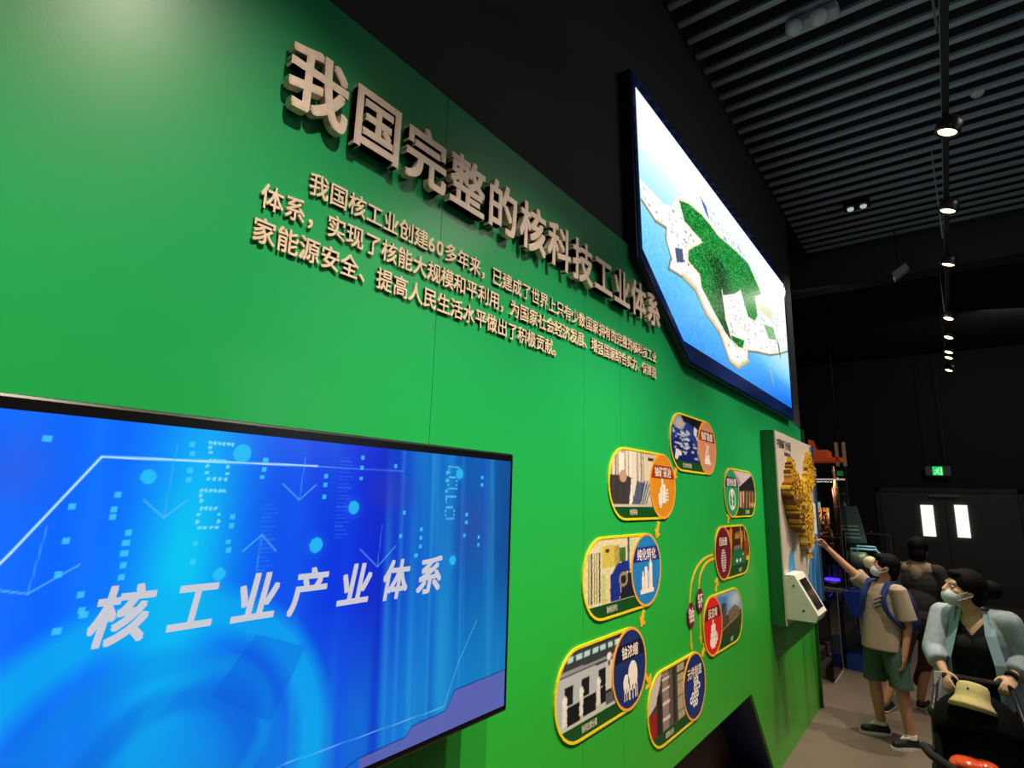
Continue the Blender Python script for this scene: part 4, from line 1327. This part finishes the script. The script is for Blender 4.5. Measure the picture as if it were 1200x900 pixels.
def hand(mb, wrist, d, palm_n, s=1.0, curl=.25, point=False, thumb_side=1):
    """palm, five separate fingers; d along the hand, palm_n out of the palm."""
    d = Vector(d).normalized()
    n = Vector(palm_n)
    n = (n - d * n.dot(d)).normalized()
    t = d.cross(n) * thumb_side
    w0 = Vector(wrist)
    P = lambda a, b, c_: w0 + (d * a + t * b + n * c_) * s
    Q = Matrix((t, d, n)).transposed()
    mb.ball(P(.045, 0, 0), (.038 * s, .050 * s, .015 * s), Q)
    capsule(mb, P(-.02, 0, 0), P(.03, 0, 0), .022 * s, .022 * s)
    for k, (b, L) in enumerate(((.028, .070), (.010, .078), (-.009, .072), (-.027, .058))):
        c_ = curl
        if point:
            c_ = .05 if k == 0 else .95
        p = P(.082, b, 0)
        dirv = (d + t * (b * 1.5)).normalized()
        for j, fr_ in enumerate((.45, .32, .26)):
            ang = c_ * (j + .6) * .9
            dd = (dirv * math.cos(ang) + n * math.sin(ang)).normalized()
            q = p + dd * L * fr_ * s
            capsule(mb, p, q, (.0088 - j * .0008) * s, (.0080 - j * .0008) * s, 10)
            p = q
    a0 = P(.025, .030, .002)
    a1 = P(.055, .056, .010)
    a2 = P(.080, .062, .020)
    capsule(mb, a0, a1, .011 * s, .0095 * s, 10)
    capsule(mb, a1, a2, .0095 * s, .008 * s, 10)


M_skin = mat('skin', (196, 142, 110), .55, noise=.05, scale=20)
M_skin2 = mat('skin_fair', (222, 176, 140), .55, noise=.05, scale=20)
M_hair = mat('black_hair', (5, 4, 4), .75, noise=.3, scale=160, bump=.3, spec=.15)
M_mask = mat('mask_white', (206, 218, 222), .7, noise=.03, scale=80)
M_eyew = mat('eye_white', (236, 232, 226), .3)
M_iris = mat('eye_dark', (30, 20, 16), .2)


def eyes(P, Q, s, parent):
    for k in (-1, 1):
        e = MB().ball(P(.031 * k, .074, .004), (.013 * s, .010 * s, .008 * s), Q, 12, 8).build('eye', M_eyew, parent, smooth=True)
        MB().ball(P(.031 * k, .0815, .004), (.006 * s, .004 * s, .006 * s), Q, 10, 6).build('iris', M_iris, e, smooth=True)


def face_mask(P, Q, s, parent):
    mb = MB()
    mb.ball(P(0, .060, -.058), (.060 * s, .056 * s, .052 * s), Q, 20, 14)
    mb.ball(P(0, .088, -.032), (.020 * s, .024 * s, .022 * s), Q, 14, 10)
    mk = remesh(mb, 'face_mask', M_mask, parent, .006, 3)
    for k in (-1, 1):
        MB().tube([P(.056 * k, .066, -.045), P(.074 * k, .02, -.018), P(.080 * k, -.012, .012)], .0022, 6).build('ear_loop', M_mask, mk)
        MB().tube([P(.056 * k, .060, -.075), P(.074 * k, .02, -.052), P(.080 * k, -.016, -.032)], .0022, 6).build('ear_loop', M_mask, mk)
    return mk


# --- boy with backpack, pointing at the map
bt = 'person'
bo = empty('person', (.65, 6.26, 0), 'person in beige t-shirt, green shorts and blue backpack pointing at the relief map', 'person')
ft_, rt_ = V3(-.6, -.8, 0), V3(-.8, .6, 0)
C = V3(.665, 6.27, 1.27)
shR, shL = C + rt_ * .155, C - rt_ * .155
elR, wrR = V3(.385, 6.30, 1.435), V3(.252, 6.27, 1.585)
elL, wrL = V3(.835, 6.19, .985), V3(.790, 6.13, .745)
hip = V3(.635, 6.28, .84)
hR, hL = hip + rt_ * .08, hip - rt_ * .08
kR, kL = V3(.535, 6.33, .445), V3(.745, 6.19, .455)
aR, aL = V3(.548, 6.40, .085), V3(.775, 6.20, .085)
hc = V3(.700, 6.26, 1.462)
b = MB()
Qt, _, _, _ = basis(ft_)
b.ball(C + V3(0, 0, -.11), (.145, .095, .17), Qt)
b.ball(V3(.645, 6.275, 1.0), (.125, .090, .18), Qt)
b.ball(hip + V3(0, 0, .02), (.135, .098, .13), Qt)
capsule(b, shR - V3(0, 0, .01), shL - V3(0, 0, .01), .058, .058)
capsule(b, C + V3(.005, 0, .0), hc + V3(.015, 0, -.06), .052, .048)
chain(b, [shR, elR, wrR], [.048, .034, .023])
chain(b, [shL, elL, wrL], [.048, .034, .024])
chain(b, [hR, kR, aR], [.080, .052, .036])
chain(b, [hL, kL, aL], [.080, .052, .036])
for kn, an in ((kR, aR), (kL, aL)):
    b.ball(kn.lerp(an, .3) - ft_ * .012, (.044, .046, .10), Qt)
P, Q, _, hf, hu = head(b, hc, (-.94, -.20, .16), .96)
hand(b, wrR, (V3(.168, 6.255, 1.70) - wrR), (-.4, -.6, -.6), .92, point=True, thumb_side=-1)
hand(b, wrL, (-.12, -.1, -1), (-.75, .3, 0), .92, curl=.4, thumb_side=1)
remesh(b, 'body', M_skin, bo, .0065, 3)
eyes(P, Q, .96, bo)
face_mask(P, Q, .96, bo)
h = MB()
h.ball(P(0, -.022, .036), (.085, .098, .088), Q, 20, 14)
h.ball(P(0, -.062, -.02), (.074, .058, .075), Q)
h.ball(P(0, .045, .075), (.062, .045, .034), Q)
h.ball(P(0, -.07, -.07), (.05, .04, .045), Q)
for k in (-1, 1):
    h.ball(P(.068 * k, -.02, .03), (.018, .04, .04), Q)
remesh(h, 'hair', M_hair, bo, .006, 2)
# t-shirt
M_tee = mat('tee_beige', (178, 160, 138), .85, noise=.08, scale=14)
t = MB()
t.ball(C + V3(0, 0, -.10), (.160, .112, .17), Qt)
capsule(t, shR - V3(0, 0, .012), shL - V3(0, 0, .012), .066, .066)
capsule(t, C, C + V3(.005, 0, .045), .070, .062)
# loose trunk of the shirt: rings that widen towards the hem
vs, fs = [], []
NR, NS = 9, 28
for i in range(NR):
    u_ = i / (NR - 1)
    cz_ = V3(.660, 6.272, 1.22).lerp(V3(.622, 6.262, .76), u_)
    ra_, rf_ = .150 + .030 * u_, .108 + .034 * u_
    for k in range(NS):
        a = 2 * math.pi * k / NS
        wv_ = 1 + .03 * u_ * math.sin(5 * a + 1)
        vs.append(cz_ + rt_ * (ra_ * wv_ * math.cos(a)) + ft_ * (rf_ * wv_ * math.sin(a)) + V3(0, 0, 0))
for i in range(NR - 1):
    for k in range(NS):
        fs.append((i * NS + k, i * NS + (k + 1) % NS, (i + 1) * NS + (k + 1) % NS, (i + 1) * NS + k))
fs += [tuple(range(NS)), tuple(range((NR - 1) * NS, NR * NS))]
t.add(vs, fs)
dR, dL = (elR - shR).normalized(), (elL - shL).normalized()
t.tube([shR - dR * .02, shR + dR * .13], [.064, .076], 18)
t.tube([shL - dL * .02, shL + dL * .245], [.066, .082], 18)
remesh(t, 't_shirt', M_tee, bo, .008, 3, cuts=[((0, 0, .80), (-.12, 0, -1)), (C + V3(0, 0, .062), (ft_ * .35 + V3(0, 0, 1)).normalized(), lambda q: (q - C).length < .14)])
# shorts
sh = MB()
M_sh = mat('shorts_green', (66, 96, 84), .85, noise=.1, scale=20)
sh.ball(hip + V3(0, 0, .0), (.150, .115, .14), Qt)
capsule(sh, hR, hR.lerp(kR, .95), .098, .092)
capsule(sh, hL, hL.lerp(kL, .95), .098, .092)
remesh(sh, 'shorts', M_sh, bo, .008, 4, cuts=[((0, 0, .475), (0, 0, -1)), ((0, 0, .90), (0, 0, 1))])
MB().box((-.02, -.002, -.02), (.02, .002, .02), Matrix.Translation(hL.lerp(kL, .75) + V3(-.085, -.05, 0)) @ Matrix.Rotation(R(-37), 4, 'Z')).build('shorts_logo', mat('logo_black', (14, 14, 16), .6), bo)
# chest print: slanting dark and pale strokes
pm, pm2 = MB(), MB()
ctr = V3(C.x, C.y, 1.165) + ft_ * .123 - rt_ * .045
for k in range(6):
    o_ = ctr + V3(0, 0, .055 - k * .017)
    q1, q2 = o_ - rt_ * (.045 - .004 * k), o_ + rt_ * .03 + V3(0, 0, -.03)
    (pm if k % 2 else pm2).tube([q1 + ft_ * .0, q2], .004, 6)
pm.build('shirt_print', mat('print_dark', (40, 38, 40), .8), bo)
pm2.build('shirt_print', mat('print_pale', (232, 226, 214), .8), bo)
# shoes
M_shoe = mat('shoe_black', (20, 20, 22), .6)
M_sole = mat('shoe_sole', (226, 222, 214), .6)
for an, fd in ((aR, V3(-.9, -.43, 0).normalized()), (aL, V3(-.75, -.66, 0).normalized())):
    s_ = MB()
    c0 = V3(an.x, an.y, 0)
    capsule(s_, c0 + fd * -.03 + V3(0, 0, .045), c0 + fd * .14 + V3(0, 0, .038), .040, .034)
    capsule(s_, c0 + fd * -.02 + V3(0, 0, .07), c0 + fd * .06 + V3(0, 0, .06), .040, .032)
    so = remesh(s_, 'shoe', M_shoe, bo, .006, 2, cuts=[((0, 0, .018), (0, 0, -1))])
    sd_ = MB()
    lat = fd.cross(V3(0, 0, 1))
    pts = []
    for k in range(24):
        a = 2 * math.pi * k / 24
        q = c0 + fd * (.055 + .130 * math.cos(a)) + lat * (.043 * math.sin(a))
        pts.append((q.x, q.y))
    sd_.prism(pts, 0.001, .026, frame=lambda a, b_, d: (a, b_, d)).build('sole', M_sole, so)
    MB().tube([c0 + fd * .03 + lat * .03 + V3(0, 0, .098), c0 + fd * .09 + V3(0, 0, .082), c0 + fd * .03 - lat * .03 + V3(0, 0, .098)], .010, 8).build('laces', M_sole, so)
    MB().tube([c0 + V3(0, 0, .085), c0 + V3(0, 0, .115)], [.046, .043], 14).build('sock', mat('sock_white', (222, 218, 208), .8), so)
# backpack worn on the back
bp_ = empty('backpack', (.76, 6.42, 1.0), 'dark blue backpack worn on the back of the pointing person', 'backpack')
M_bp = mat('backpack_navy', (26, 34, 74), .6, noise=.15, scale=40)
k_ = MB()
bc = C - ft_ * .20 + V3(0, 0, -.20)
k_.ball(bc, (.150, .085, .22), Qt)
k_.ball(bc + V3(0, 0, -.08), (.160, .095, .16), Qt)
k_.ball(bc - ft_ * .06 + V3(0, 0, -.10), (.11, .06, .11), Qt)
remesh(k_, 'bag', M_bp, bp_, .009, 3)
M_st = mat('strap_blue', (34, 58, 128), .6)
for sg in (1, -1):
    sb = C + rt_ * (.095 * sg)
    path = [sb - ft_ * .15 + V3(0, 0, -.02), sb - ft_ * .06 + V3(0, 0, .072), sb + ft_ * .05 + V3(0, 0, .050), sb + ft_ * .118 + V3(0, 0, -.06), sb + rt_ * (.035 * sg) + ft_ * .118 + V3(0, 0, -.19), sb + rt_ * (.075 * sg) + ft_ * .02 + V3(0, 0, -.30), sb + rt_ * (.07 * sg) - ft_ * .13 + V3(0, 0, -.34)]
    mb = MB()
    fine = []
    for i in range(len(path) - 1):
        for q in range(5):
            fine.append(path[i].lerp(path[i + 1], q / 5))
    fine.append(path[-1])
    for _ in range(3):
        fine = [fine[0]] + [(fine[i - 1] + fine[i] * 2 + fine[i + 1]) / 4 for i in range(1, len(fine) - 1)] + [fine[-1]]
    vs, fs = [], []
    for i, p in enumerate(fine):
        tg = (fine[min(i + 1, len(fine) - 1)] - fine[max(i - 1, 0)]).normalized()
        wdv = (rt_ - tg * rt_.dot(tg)).normalized() * .026
        nn = tg.cross(wdv).normalized() * .006
        vs += [p - wdv - nn, p + wdv - nn, p + wdv + nn, p - wdv + nn]
    for i in range(len(fine) - 1):
        for q in range(4):
            fs.append((i * 4 + q, i * 4 + (q + 1) % 4, (i + 1) * 4 + (q + 1) % 4, (i + 1) * 4 + q))
    fs += [(0, 1, 2, 3), tuple(range(len(vs) - 4, len(vs)))]
    mb.add(vs, fs).build('shoulder_strap', M_st, bp_)
MB().ball(bc - ft_ * .115 + V3(0, 0, .02), (.02, .006, .012), Qt).build('badge', mat('badge_silver', (190, 190, 196), .3, .6), bp_)

# --- woman with the pushchair
wo = empty('person', (1.26, 4.72, 0), 'person in pale blue jacket, black top and white face mask behind the pushchair', 'person')
fw, rw = V3(-.22, -.975, 0).normalized(), V3(-.975, .22, 0).normalized()
Qw, _, _, _ = basis(fw)
C = V3(1.275, 4.70, 1.325)
shR, shL = C + rw * .158, C - rw * .158
elR, wrR = V3(1.055, 4.63, 1.125), V3(1.095, 4.50, 1.035)
elL, wrL = V3(1.485, 4.68, 1.125), V3(1.410, 4.52, 1.055)
hip = V3(1.275, 4.74, .86)
hc = V3(1.235, 4.66, 1.505)
b = MB()
b.ball(C + V3(0, 0, -.12), (.150, .100, .18), Qw)
for k in (-1, 1):
    b.ball(C + rw * (.062 * k) + fw * .075 + V3(0, 0, -.145), (.062, .055, .062), Qw)
b.ball(V3(1.275, 4.72, 1.03), (.138, .105, .20), Qw)
b.ball(hip, (.165, .125, .15), Qw)
capsule(b, shR, shL, .052, .052)
capsule(b, C + V3(0, 0, .0), hc + V3(.015, .02, -.06), .055, .048)
chain(b, [shR, elR, wrR], [.050, .038, .024])
chain(b, [shL, elL, wrL], [.050, .038, .024])
hR, hL = hip + rw * .085, hip - rw * .085
kR, kL = V3(1.17, 4.68, .46), V3(1.36, 4.74, .46)
aR, aL = V3(1.165, 4.74, .08), V3(1.365, 4.80, .08)
chain(b, [hR, kR, aR], [.088, .058, .038])
chain(b, [hL, kL, aL], [.088, .058, .038])
for an in (aR, aL):
    capsule(b, an - V3(0, 0, .035), an - V3(0, 0, .04) + fw * .13, .036, .032)
P, Q, _, hf, hu = head(b, hc, (-.88, -.46, .10), 1.0)
hand(b, wrR, V3(.02, -.10, -.10), (.5, .1, -.6), .95, curl=.75, thumb_side=1)
hand(b, wrL, V3(-.05, -.13, -.08), (-.3, .1, -.7), .95, curl=.85, thumb_side=-1)
remesh(b, 'body', M_skin2, wo, .0065, 3)
eyes(P, Q, 1.0, wo)
face_mask(P, Q, 1.0, wo)
h = MB()
h.ball(P(0, -.026, .034), (.088, .102, .092), Q, 20, 14)
h.ball(P(0, -.07, -.02), (.078, .060, .085), Q)
h.ball(P(0, .040, .082), (.055, .042, .028), Q)
h.ball(P(.0, -.155, .015), (.060, .058, .058), Q)
h.ball(P(.0, -.12, .0), (.05, .05, .05), Q)
for k in (-1, 1):
    h.ball(P(.070 * k, -.015, .025), (.018, .045, .055), Q)
remesh(h, 'hair', M_hair, wo, .006, 2)
# black sleeveless top with a v-neck, and long black skirt
M_blk = mat('black_cloth', (12, 12, 14), .9)
t = MB()
t.ball(C + V3(0, 0, -.13), (.157, .108, .19), Qw)
for k in (-1, 1):
    t.ball(C + rw * (.062 * k) + fw * .078 + V3(0, 0, -.148), (.068, .060, .068), Qw)
t.ball(V3(1.275, 4.72, 1.02), (.150, .118, .24), Qw)
t.ball(hip, (.182, .142, .20), Qw)
capsule(t, hip, V3(1.27, 4.73, .45), .165, .19)
vn = C + V3(0, 0, -.085)
front = lambda q: (q - C).dot(fw) > -.02
remesh(t, 'dress', M_blk, wo, .008, 4, cuts=[((0, 0, .40), (0, 0, -1)),
    (vn, (V3(0, 0, .66) + rw * .75).normalized(), lambda q: front(q) and (q - C).dot(rw) > -.002 and q.z > vn.z - .08 and (vn - q).dot(rw) < .002 and (V3(0, 0, .62) - rw * .8).dot(q - vn) > 0),
    (vn, (V3(0, 0, .62) - rw * .8).normalized(), lambda q: front(q) and (q - C).dot(rw) > 0 and q.z > vn.z),
    (vn, (V3(0, 0, .62) + rw * .8).normalized(), lambda q: front(q) and (q - C).dot(rw) <= 0 and q.z > vn.z),
    (C + V3(0, 0, .01), (0, 0, 1), lambda q: not front(q))])
# jacket, open at the front
M_jk = mat('denim_pale', (164, 178, 186), .85, noise=.10, scale=24, bump=.15)
j = MB()
j.ball(C + V3(0, 0, -.12) - fw * .012, (.174, .122, .20), Qw)
j.ball(V3(1.285, 4.73, 1.04), (.168, .128, .22), Qw)
j.ball(V3(1.285, 4.74, .91), (.180, .138, .16), Qw)
capsule(j, shR - fw * .01, shL - fw * .01, .062, .062)
chain(j, [shR, elR], [.064, .054])
chain(j, [shL, elL], [.064, .054])
j.tube([elR, elR.lerp(wrR, .6)], [.053, .052], 18)
j.tube([elL, elL.lerp(wrL, .75)], [.053, .050], 18)
eR, eL = (wrR - elR).normalized(), (wrL - elL).normalized()
cR, cL = elR.lerp(wrR, .55), elL.lerp(wrL, .72)
jo = remesh(j, 'jacket', M_jk, wo, .008, 3, cuts=[((0, 0, .84), (0, 0, -1)), (C + V3(0, 0, .06), (0, 0, 1))])
# cut the open front out of the jacket
bm = bmesh.new()
bm.from_mesh(jo.data)
kill = []
for f_ in bm.faces:
    q = f_.calc_center_median() - C
    a, d_ = q.dot(rw), q.dot(fw)
    z_ = q.z
    halfw = .062 + .055 * min(1, max(0, -z_ / .28)) if z_ < .05 else .06
    if d_ > .0 and -halfw - .015 < a < halfw + .02:
        kill.append(f_)
    wr_, el_ = (wrR, elR) if a > 0 else (wrL, elL)
bmesh.ops.delete(bm, geom=kill, context='FACES')
bm.to_mesh(jo.data)
bm.free()
sm = jo.modifiers.new('cloth', 'SOLIDIFY')
sm.thickness = .010
sm.offset = 1
# lapels: two long hanging front edges
for sg, dx in ((1, .0), (-1, .0)):
    a0 = C + rw * (.068 * sg) + fw * .02 + V3(0, 0, .055)
    pth = [a0, C + rw * (.085 * sg) + fw * .112 + V3(0, 0, -.07), C + rw * (.120 * sg) + fw * .150 + V3(0, 0, -.22), C + rw * (.125 * sg) + fw * .145 + V3(0, 0, -.36), C + rw * (.13 * sg) + fw * .14 + V3(0, 0, -.47)]
    vs, fs = [], []
    for i, p in enumerate(pth):
        wdv = rw * (.030 * sg) - fw * .022
        wd2 = wdv * -0.55 + fw * -.004
        vs += [p + wd2, p + wdv, p + wdv + fw * .012, p + wd2 + fw * .012]
    for i in range(len(pth) - 1):
        for q in range(4):
            fs.append((i * 4 + q, i * 4 + (q + 1) % 4, (i + 1) * 4 + (q + 1) % 4, (i + 1) * 4 + q))
    fs += [(0, 1, 2, 3), tuple(range(len(vs) - 4, len(vs)))]
    MB().add(vs, fs).build('lapel', mat('denim_inside', (148, 178, 190), .85), jo)
MB().tube([wrL + V3(0, 0, .012) - rw * .0, wrL + V3(-.006, -.014, .004)], .031, 16).build('wristband', M_blk, wo)
for an in (aR, aL):
    s_ = MB()
    c0 = V3(an.x, an.y, 0)
    capsule(s_, c0 - fw * .02 + V3(0, 0, .045), c0 + fw * .15 + V3(0, 0, .04), .044, .038)
    remesh(s_, 'shoe', M_blk, wo, .008, 2, cuts=[((0, 0, .004), (0, 0, -1))])
ph_ = MB().box((-.036, -.004, -.075), (.036, .004, .075), Matrix.Translation((1.064, 4.425, .965)) @ Matrix.Rotation(R(62), 4, 'Z') @ Matrix.Rotation(R(10), 4, 'Y')).build('mobile_phone', mat('phone_pale', (206, 210, 210), .3), None, bevel=.003)
tag(ph_, 'pale mobile phone held in the woman\'s hand by the pushchair', 'phone')
MB().box((-.03, .0042, -.065), (.03, .0046, .065), Matrix.Translation((1.064, 4.425, .965)) @ Matrix.Rotation(R(62), 4, 'Z') @ Matrix.Rotation(R(10), 4, 'Y')).build('phone_screen', mat('tablet_black', (22, 22, 26), .15), ph_)

# --- third person further back, seen from behind
th = empty('person', (.9, 7.3, 0), 'person in dark top with tan collar, seen from behind beyond the backpack', 'person')
f3, r3 = V3(.25, .97, 0).normalized(), V3(.97, -.25, 0).normalized()
Q3, _, _, _ = basis(f3)
C = V3(.905, 7.28, 1.37)
hip = V3(.88, 7.27, .90)
hc = V3(.925, 7.29, 1.575)
b = MB()
b.ball(C + V3(0, 0, -.12), (.155, .10, .18), Q3)
b.ball(V3(.89, 7.27, 1.07), (.135, .10, .2), Q3)
b.ball(hip, (.15, .115, .14), Q3)
shR, shL = C + r3 * .165, C - r3 * .165
capsule(b, shR, shL, .052, .052)
capsule(b, C, hc - V3(0, 0, .06), .054, .05)
wr3, wl3 = V3(1.10, 7.30, .86), V3(.69, 7.32, .86)
chain(b, [shR, V3(1.115, 7.26, 1.10), wr3], [.05, .038, .025])
chain(b, [shL, V3(.70, 7.28, 1.10), wl3], [.05, .038, .025])
hR, hL = hip + r3 * .085, hip - r3 * .085
kR, kL = V3(.88, 7.34, .47), V3(.68, 7.20, .48)
aR, aL = V3(.80, 7.45, .10), V3(.52, 7.10, .09)
chain(b, [hR, kR, aR], [.085, .056, .037])
chain(b, [hL, kL, aL], [.085, .056, .037])
for an in (aR, aL):
    capsule(b, an - V3(0, 0, .045), an - V3(0, 0, .05) + f3 * .13, .035, .03)
P, Q, _, hf, hu = head(b, hc, f3, 1.0)
hand(b, wr3, (0, .1, -1), (-1, 0, 0), .95, curl=.4, thumb_side=-1)
hand(b, wl3, (0, .1, -1), (1, 0, 0), .95, curl=.4, thumb_side=1)
remesh(b, 'body', M_skin, th, .008, 3)
eyes(P, Q, 1.0, th)
h = MB()
h.ball(P(0, -.02, .034), (.092, .108, .096), Q, 20, 14)
h.ball(P(0, -.065, -.045), (.080, .062, .095), Q)
h.ball(P(0, .04, .08), (.055, .042, .028), Q)
remesh(h, 'hair', M_hair, th, .007, 2)
M_dt = mat('dark_top', (52, 48, 46), .9)
t = MB()
t.ball(C + V3(0, 0, -.13), (.175, .125, .20), Q3)
t.ball(V3(.89, 7.27, 1.05), (.16, .125, .25), Q3)
t.ball(hip + V3(0, 0, .02), (.172, .135, .15), Q3)
capsule(t, shR, shL, .066, .066)
capsule(t, shR, V3(1.115, 7.26, 1.12), .066, .056)
capsule(t, shL, V3(.70, 7.28, 1.12), .066, .056)
remesh(t, 'top', M_dt, th, .009, 4, cuts=[((0, 0, .84), (0, 0, -1))])
y_ = MB()
y_.ball(C + V3(0, 0, .0), (.18, .10, .085), Q3)
y_.ball(C + V3(0, 0, .03) - f3 * .02, (.10, .085, .085), Q3)
y_.ball(C - f3 * .085 + V3(0, 0, -.04), (.06, .045, .09), Q3)
remesh(y_, 'collar', mat('tan_collar', (142, 122, 96), .85), th, .009, 4)
t = MB()
t.ball(hip, (.165, .128, .14), Q3)
capsule(t, hR, kR, .098, .07)
capsule(t, hL, kL, .098, .07)
capsule(t, kR, aR + V3(0, 0, .16), .068, .055)
remesh(t, 'trousers', mat('dark_maroon', (66, 36, 36), .9), th, .009, 4, cuts=[((0, 0, .92), (0, 0, 1))])
for an in (aR, aL):
    s_ = MB()
    c0 = V3(an.x, an.y, 0)
    capsule(s_, c0 - f3 * .02 + V3(0, 0, .045), c0 + f3 * .14 + V3(0, 0, .04), .042, .036)
    so = remesh(s_, 'shoe', M_shoe, th, .008, 2, cuts=[((0, 0, .012), (0, 0, -1))])
    MB().box((-.04, -.06, .001), (.04, .18, .02), Matrix.Translation(c0) @ Matrix.Rotation(R(-14), 4, 'Z')).build('sole', mat('sole_grey', (150, 146, 140), .6), so, bevel=.008)

# ------------------------------------------------------------------ pushchair, hat, orange pouch
pu = empty('pushchair', (1.23, 4.1, 0), 'black folding pushchair with a domed canopy in front of the woman', 'pushchair')
M_fr = mat('pushchair_frame', (34, 35, 38), .4, .3)
M_fab = mat('pushchair_fabric', (6, 6, 7), .9, spec=.1, noise=.2, scale=40)
M_pad = mat('seat_pad_grey', (40, 40, 43), .9)
xl, xr = 1.03, 1.43
for xx in (xl, xr):
    MB().tube([(xx + (.03 if xx < 1.2 else -.03), 4.44, 1.0), (xx, 4.30, .86), (xx, 4.0, .52), (xx, 3.62, .16)], .013, 10).build('frame_tube', M_fr, pu, smooth=True)
    MB().tube([(xx, 4.08, .60), (xx, 4.40, .16)], .012, 10).build('rear_tube', M_fr, pu, smooth=True)
    MB().ball((xx, 4.08, .62), (.022, .045, .045)).build('hinge', M_fr, pu, smooth=True)
    MB().ball((xx, 4.28, .85), (.026, .04, .04)).build('canopy_joint', M_fr, pu, smooth=True)
    for yy_ in (3.60, 4.42):
        wh = MB().lathe([(.02, -.02), (.075, -.018), (.082, 0), (.075, .018), (.02, .02)], Matrix.Translation((xx, yy_, .084)) @ Matrix.Rotation(R(90), 4, 'Y'), 24).build('wheel', mat('tyre_black', (20, 20, 21), .8), pu, smooth=True)
        MB().lathe([(.03, -.024), (.03, .024)], Matrix.Translation((xx, yy_, .084)) @ Matrix.Rotation(R(90), 4, 'Y'), 16).build('hub', mat('hub_grey', (110, 112, 115), .4), wh)
MB().tube([(xl + .03, 4.44, 1.0), (xl + .05, 4.47, 1.015), (xr - .05, 4.47, 1.015), (xr - .03, 4.44, 1.0)], .017, 10).build('handle_bar', mat('grip_foam', (20, 20, 22), .9), pu, smooth=True)
MB().tube([(xl, 4.40, .16), (xr, 4.40, .16)], .011, 8).build('axle', M_fr, pu)
MB().tube([(xl, 3.62, .16), (xr, 3.62, .16)], .011, 8).build('axle', M_fr, pu)
# canopy: half dome open to the front
vs, fs = [], []
NA, NB = 18, 10
for i in range(NA + 1):
    t_ = math.pi * i / NA
    for q in range(NB + 1):
        s_ = q / NB
        ang = R(-12 + 118 * s_)
        yq, zq = 4.24 - math.sin(ang - R(35)) * -.26, .76 + math.cos(ang - R(35)) * .235
        w_ = .20
        vs.append((1.23 - w_ * math.cos(t_), 4.26 + (math.sin(ang - R(48)) * .25) * math.sin(t_) ** .7, .72 + math.cos(ang - R(48)) * .265 * math.sin(t_) ** .6))
for i in range(NA):
    for q in range(NB):
        fs.append((i * (NB + 1) + q, i * (NB + 1) + q + 1, (i + 1) * (NB + 1) + q + 1, (i + 1) * (NB + 1) + q))
cn = MB().add(vs, fs).build('canopy', M_fab, pu, smooth=True)
sm = cn.modifiers.new('cloth', 'SOLIDIFY')
sm.thickness = .008
# seat: back, sides, base
MB().prism([(4.02, .44), (4.34, .82), (4.39, .79), (4.07, .40)], 1.06, 1.40, frame=lambda a, b, d: (d, a, b)).build('seat_back', M_pad, pu, bevel=.015)
MB().box((1.06, 3.72, .40), (1.40, 4.06, .46)).build('seat_base', M_pad, pu, bevel=.015)
for xx in (1.035, 1.39):
    MB().prism([(3.78, .42), (4.10, .42), (4.42, .80), (4.34, .90), (4.12, .78), (3.92, .62), (3.78, .54)], xx, xx + .03, frame=lambda a, b, d: (d, a, b)).build('side_panel', M_fab, pu, bevel=.008)
MB().tube([(1.03, 4.16, .68), (.985, 4.02, .735), (1.02, 3.93, .73), (1.12, 3.89, .69), (1.23, 3.88, .675), (1.34, 3.89, .69), (1.43, 3.94, .72), (1.43, 4.12, .68)], .022, 12).build('bumper_bar', mat('grip_foam', (20, 20, 22), .9), pu, smooth=True)
MB().box((1.08, 3.58, .20), (1.38, 3.72, .235)).box((1.08, 3.70, .22), (1.38, 3.73, .42)).build('leg_rest', M_fab, pu, bevel=.01)
MB().box((1.06, 3.85, .18), (1.40, 4.35, .30)).build('basket', M_fab, pu, bevel=.03)
op = MB()
op.ball((1.165, 4.02, .700), (.075, .06, .034), seg=24, rings=14)
op.ball((1.235, 4.03, .702), (.060, .05, .030), seg=24, rings=14)
op.ball((1.115, 4.01, .694), (.03, .04, .022))
pouch = remesh(op, 'orange_pouch', mat('orange_gloss', (236, 88, 40), .22), None, .005, 1)
tag(pouch, 'glossy orange pouch lying in the pushchair seat behind the bumper bar', 'pouch')
bl = remesh((lambda m: (m.ball((1.22, 4.05, .585), (.13, .12, .10)), m)[1])(MB()), 'lap_blanket', M_pad, None, .01, 3)
tag(bl, 'dark bundled blanket in the pushchair seat under the orange pouch', 'blanket')
ht = MB()
Mh = Matrix.Translation((1.215, 4.13, .972)) @ Matrix.Rotation(R(-22), 4, 'X') @ Matrix.Rotation(R(7), 4, 'Y')
prof = [(.106, -.030), (.098, -.014), (.082, .010), (.076, .022), (.074, .045), (.070, .078), (.060, .094), (.038, .100), (.004, .102), (.004, .098), (.036, .096), (.056, .089), (.066, .076), (.070, .045), (.072, .020), (.078, .006), (.094, -.018), (.103, -.034)]
hat = ht.lathe(prof, Mh, 40).build('bucket_hat', mat('hat_straw', (206, 190, 128), .85, noise=.06, scale=60, bump=.2), None, smooth=True)
tag(hat, 'pale yellow bucket hat resting on the front of the pushchair canopy', 'hat')
MB().lathe([(.006, 0), (.006, .002)], Mh @ Matrix.Rotation(R(-105), 4, 'Z') @ Matrix.Translation((.0725, 0, .056)) @ Matrix.Rotation(R(88), 4, 'Y'), 12).build('emblem', mat('emblem_dark', (40, 36, 28), .6), hat)
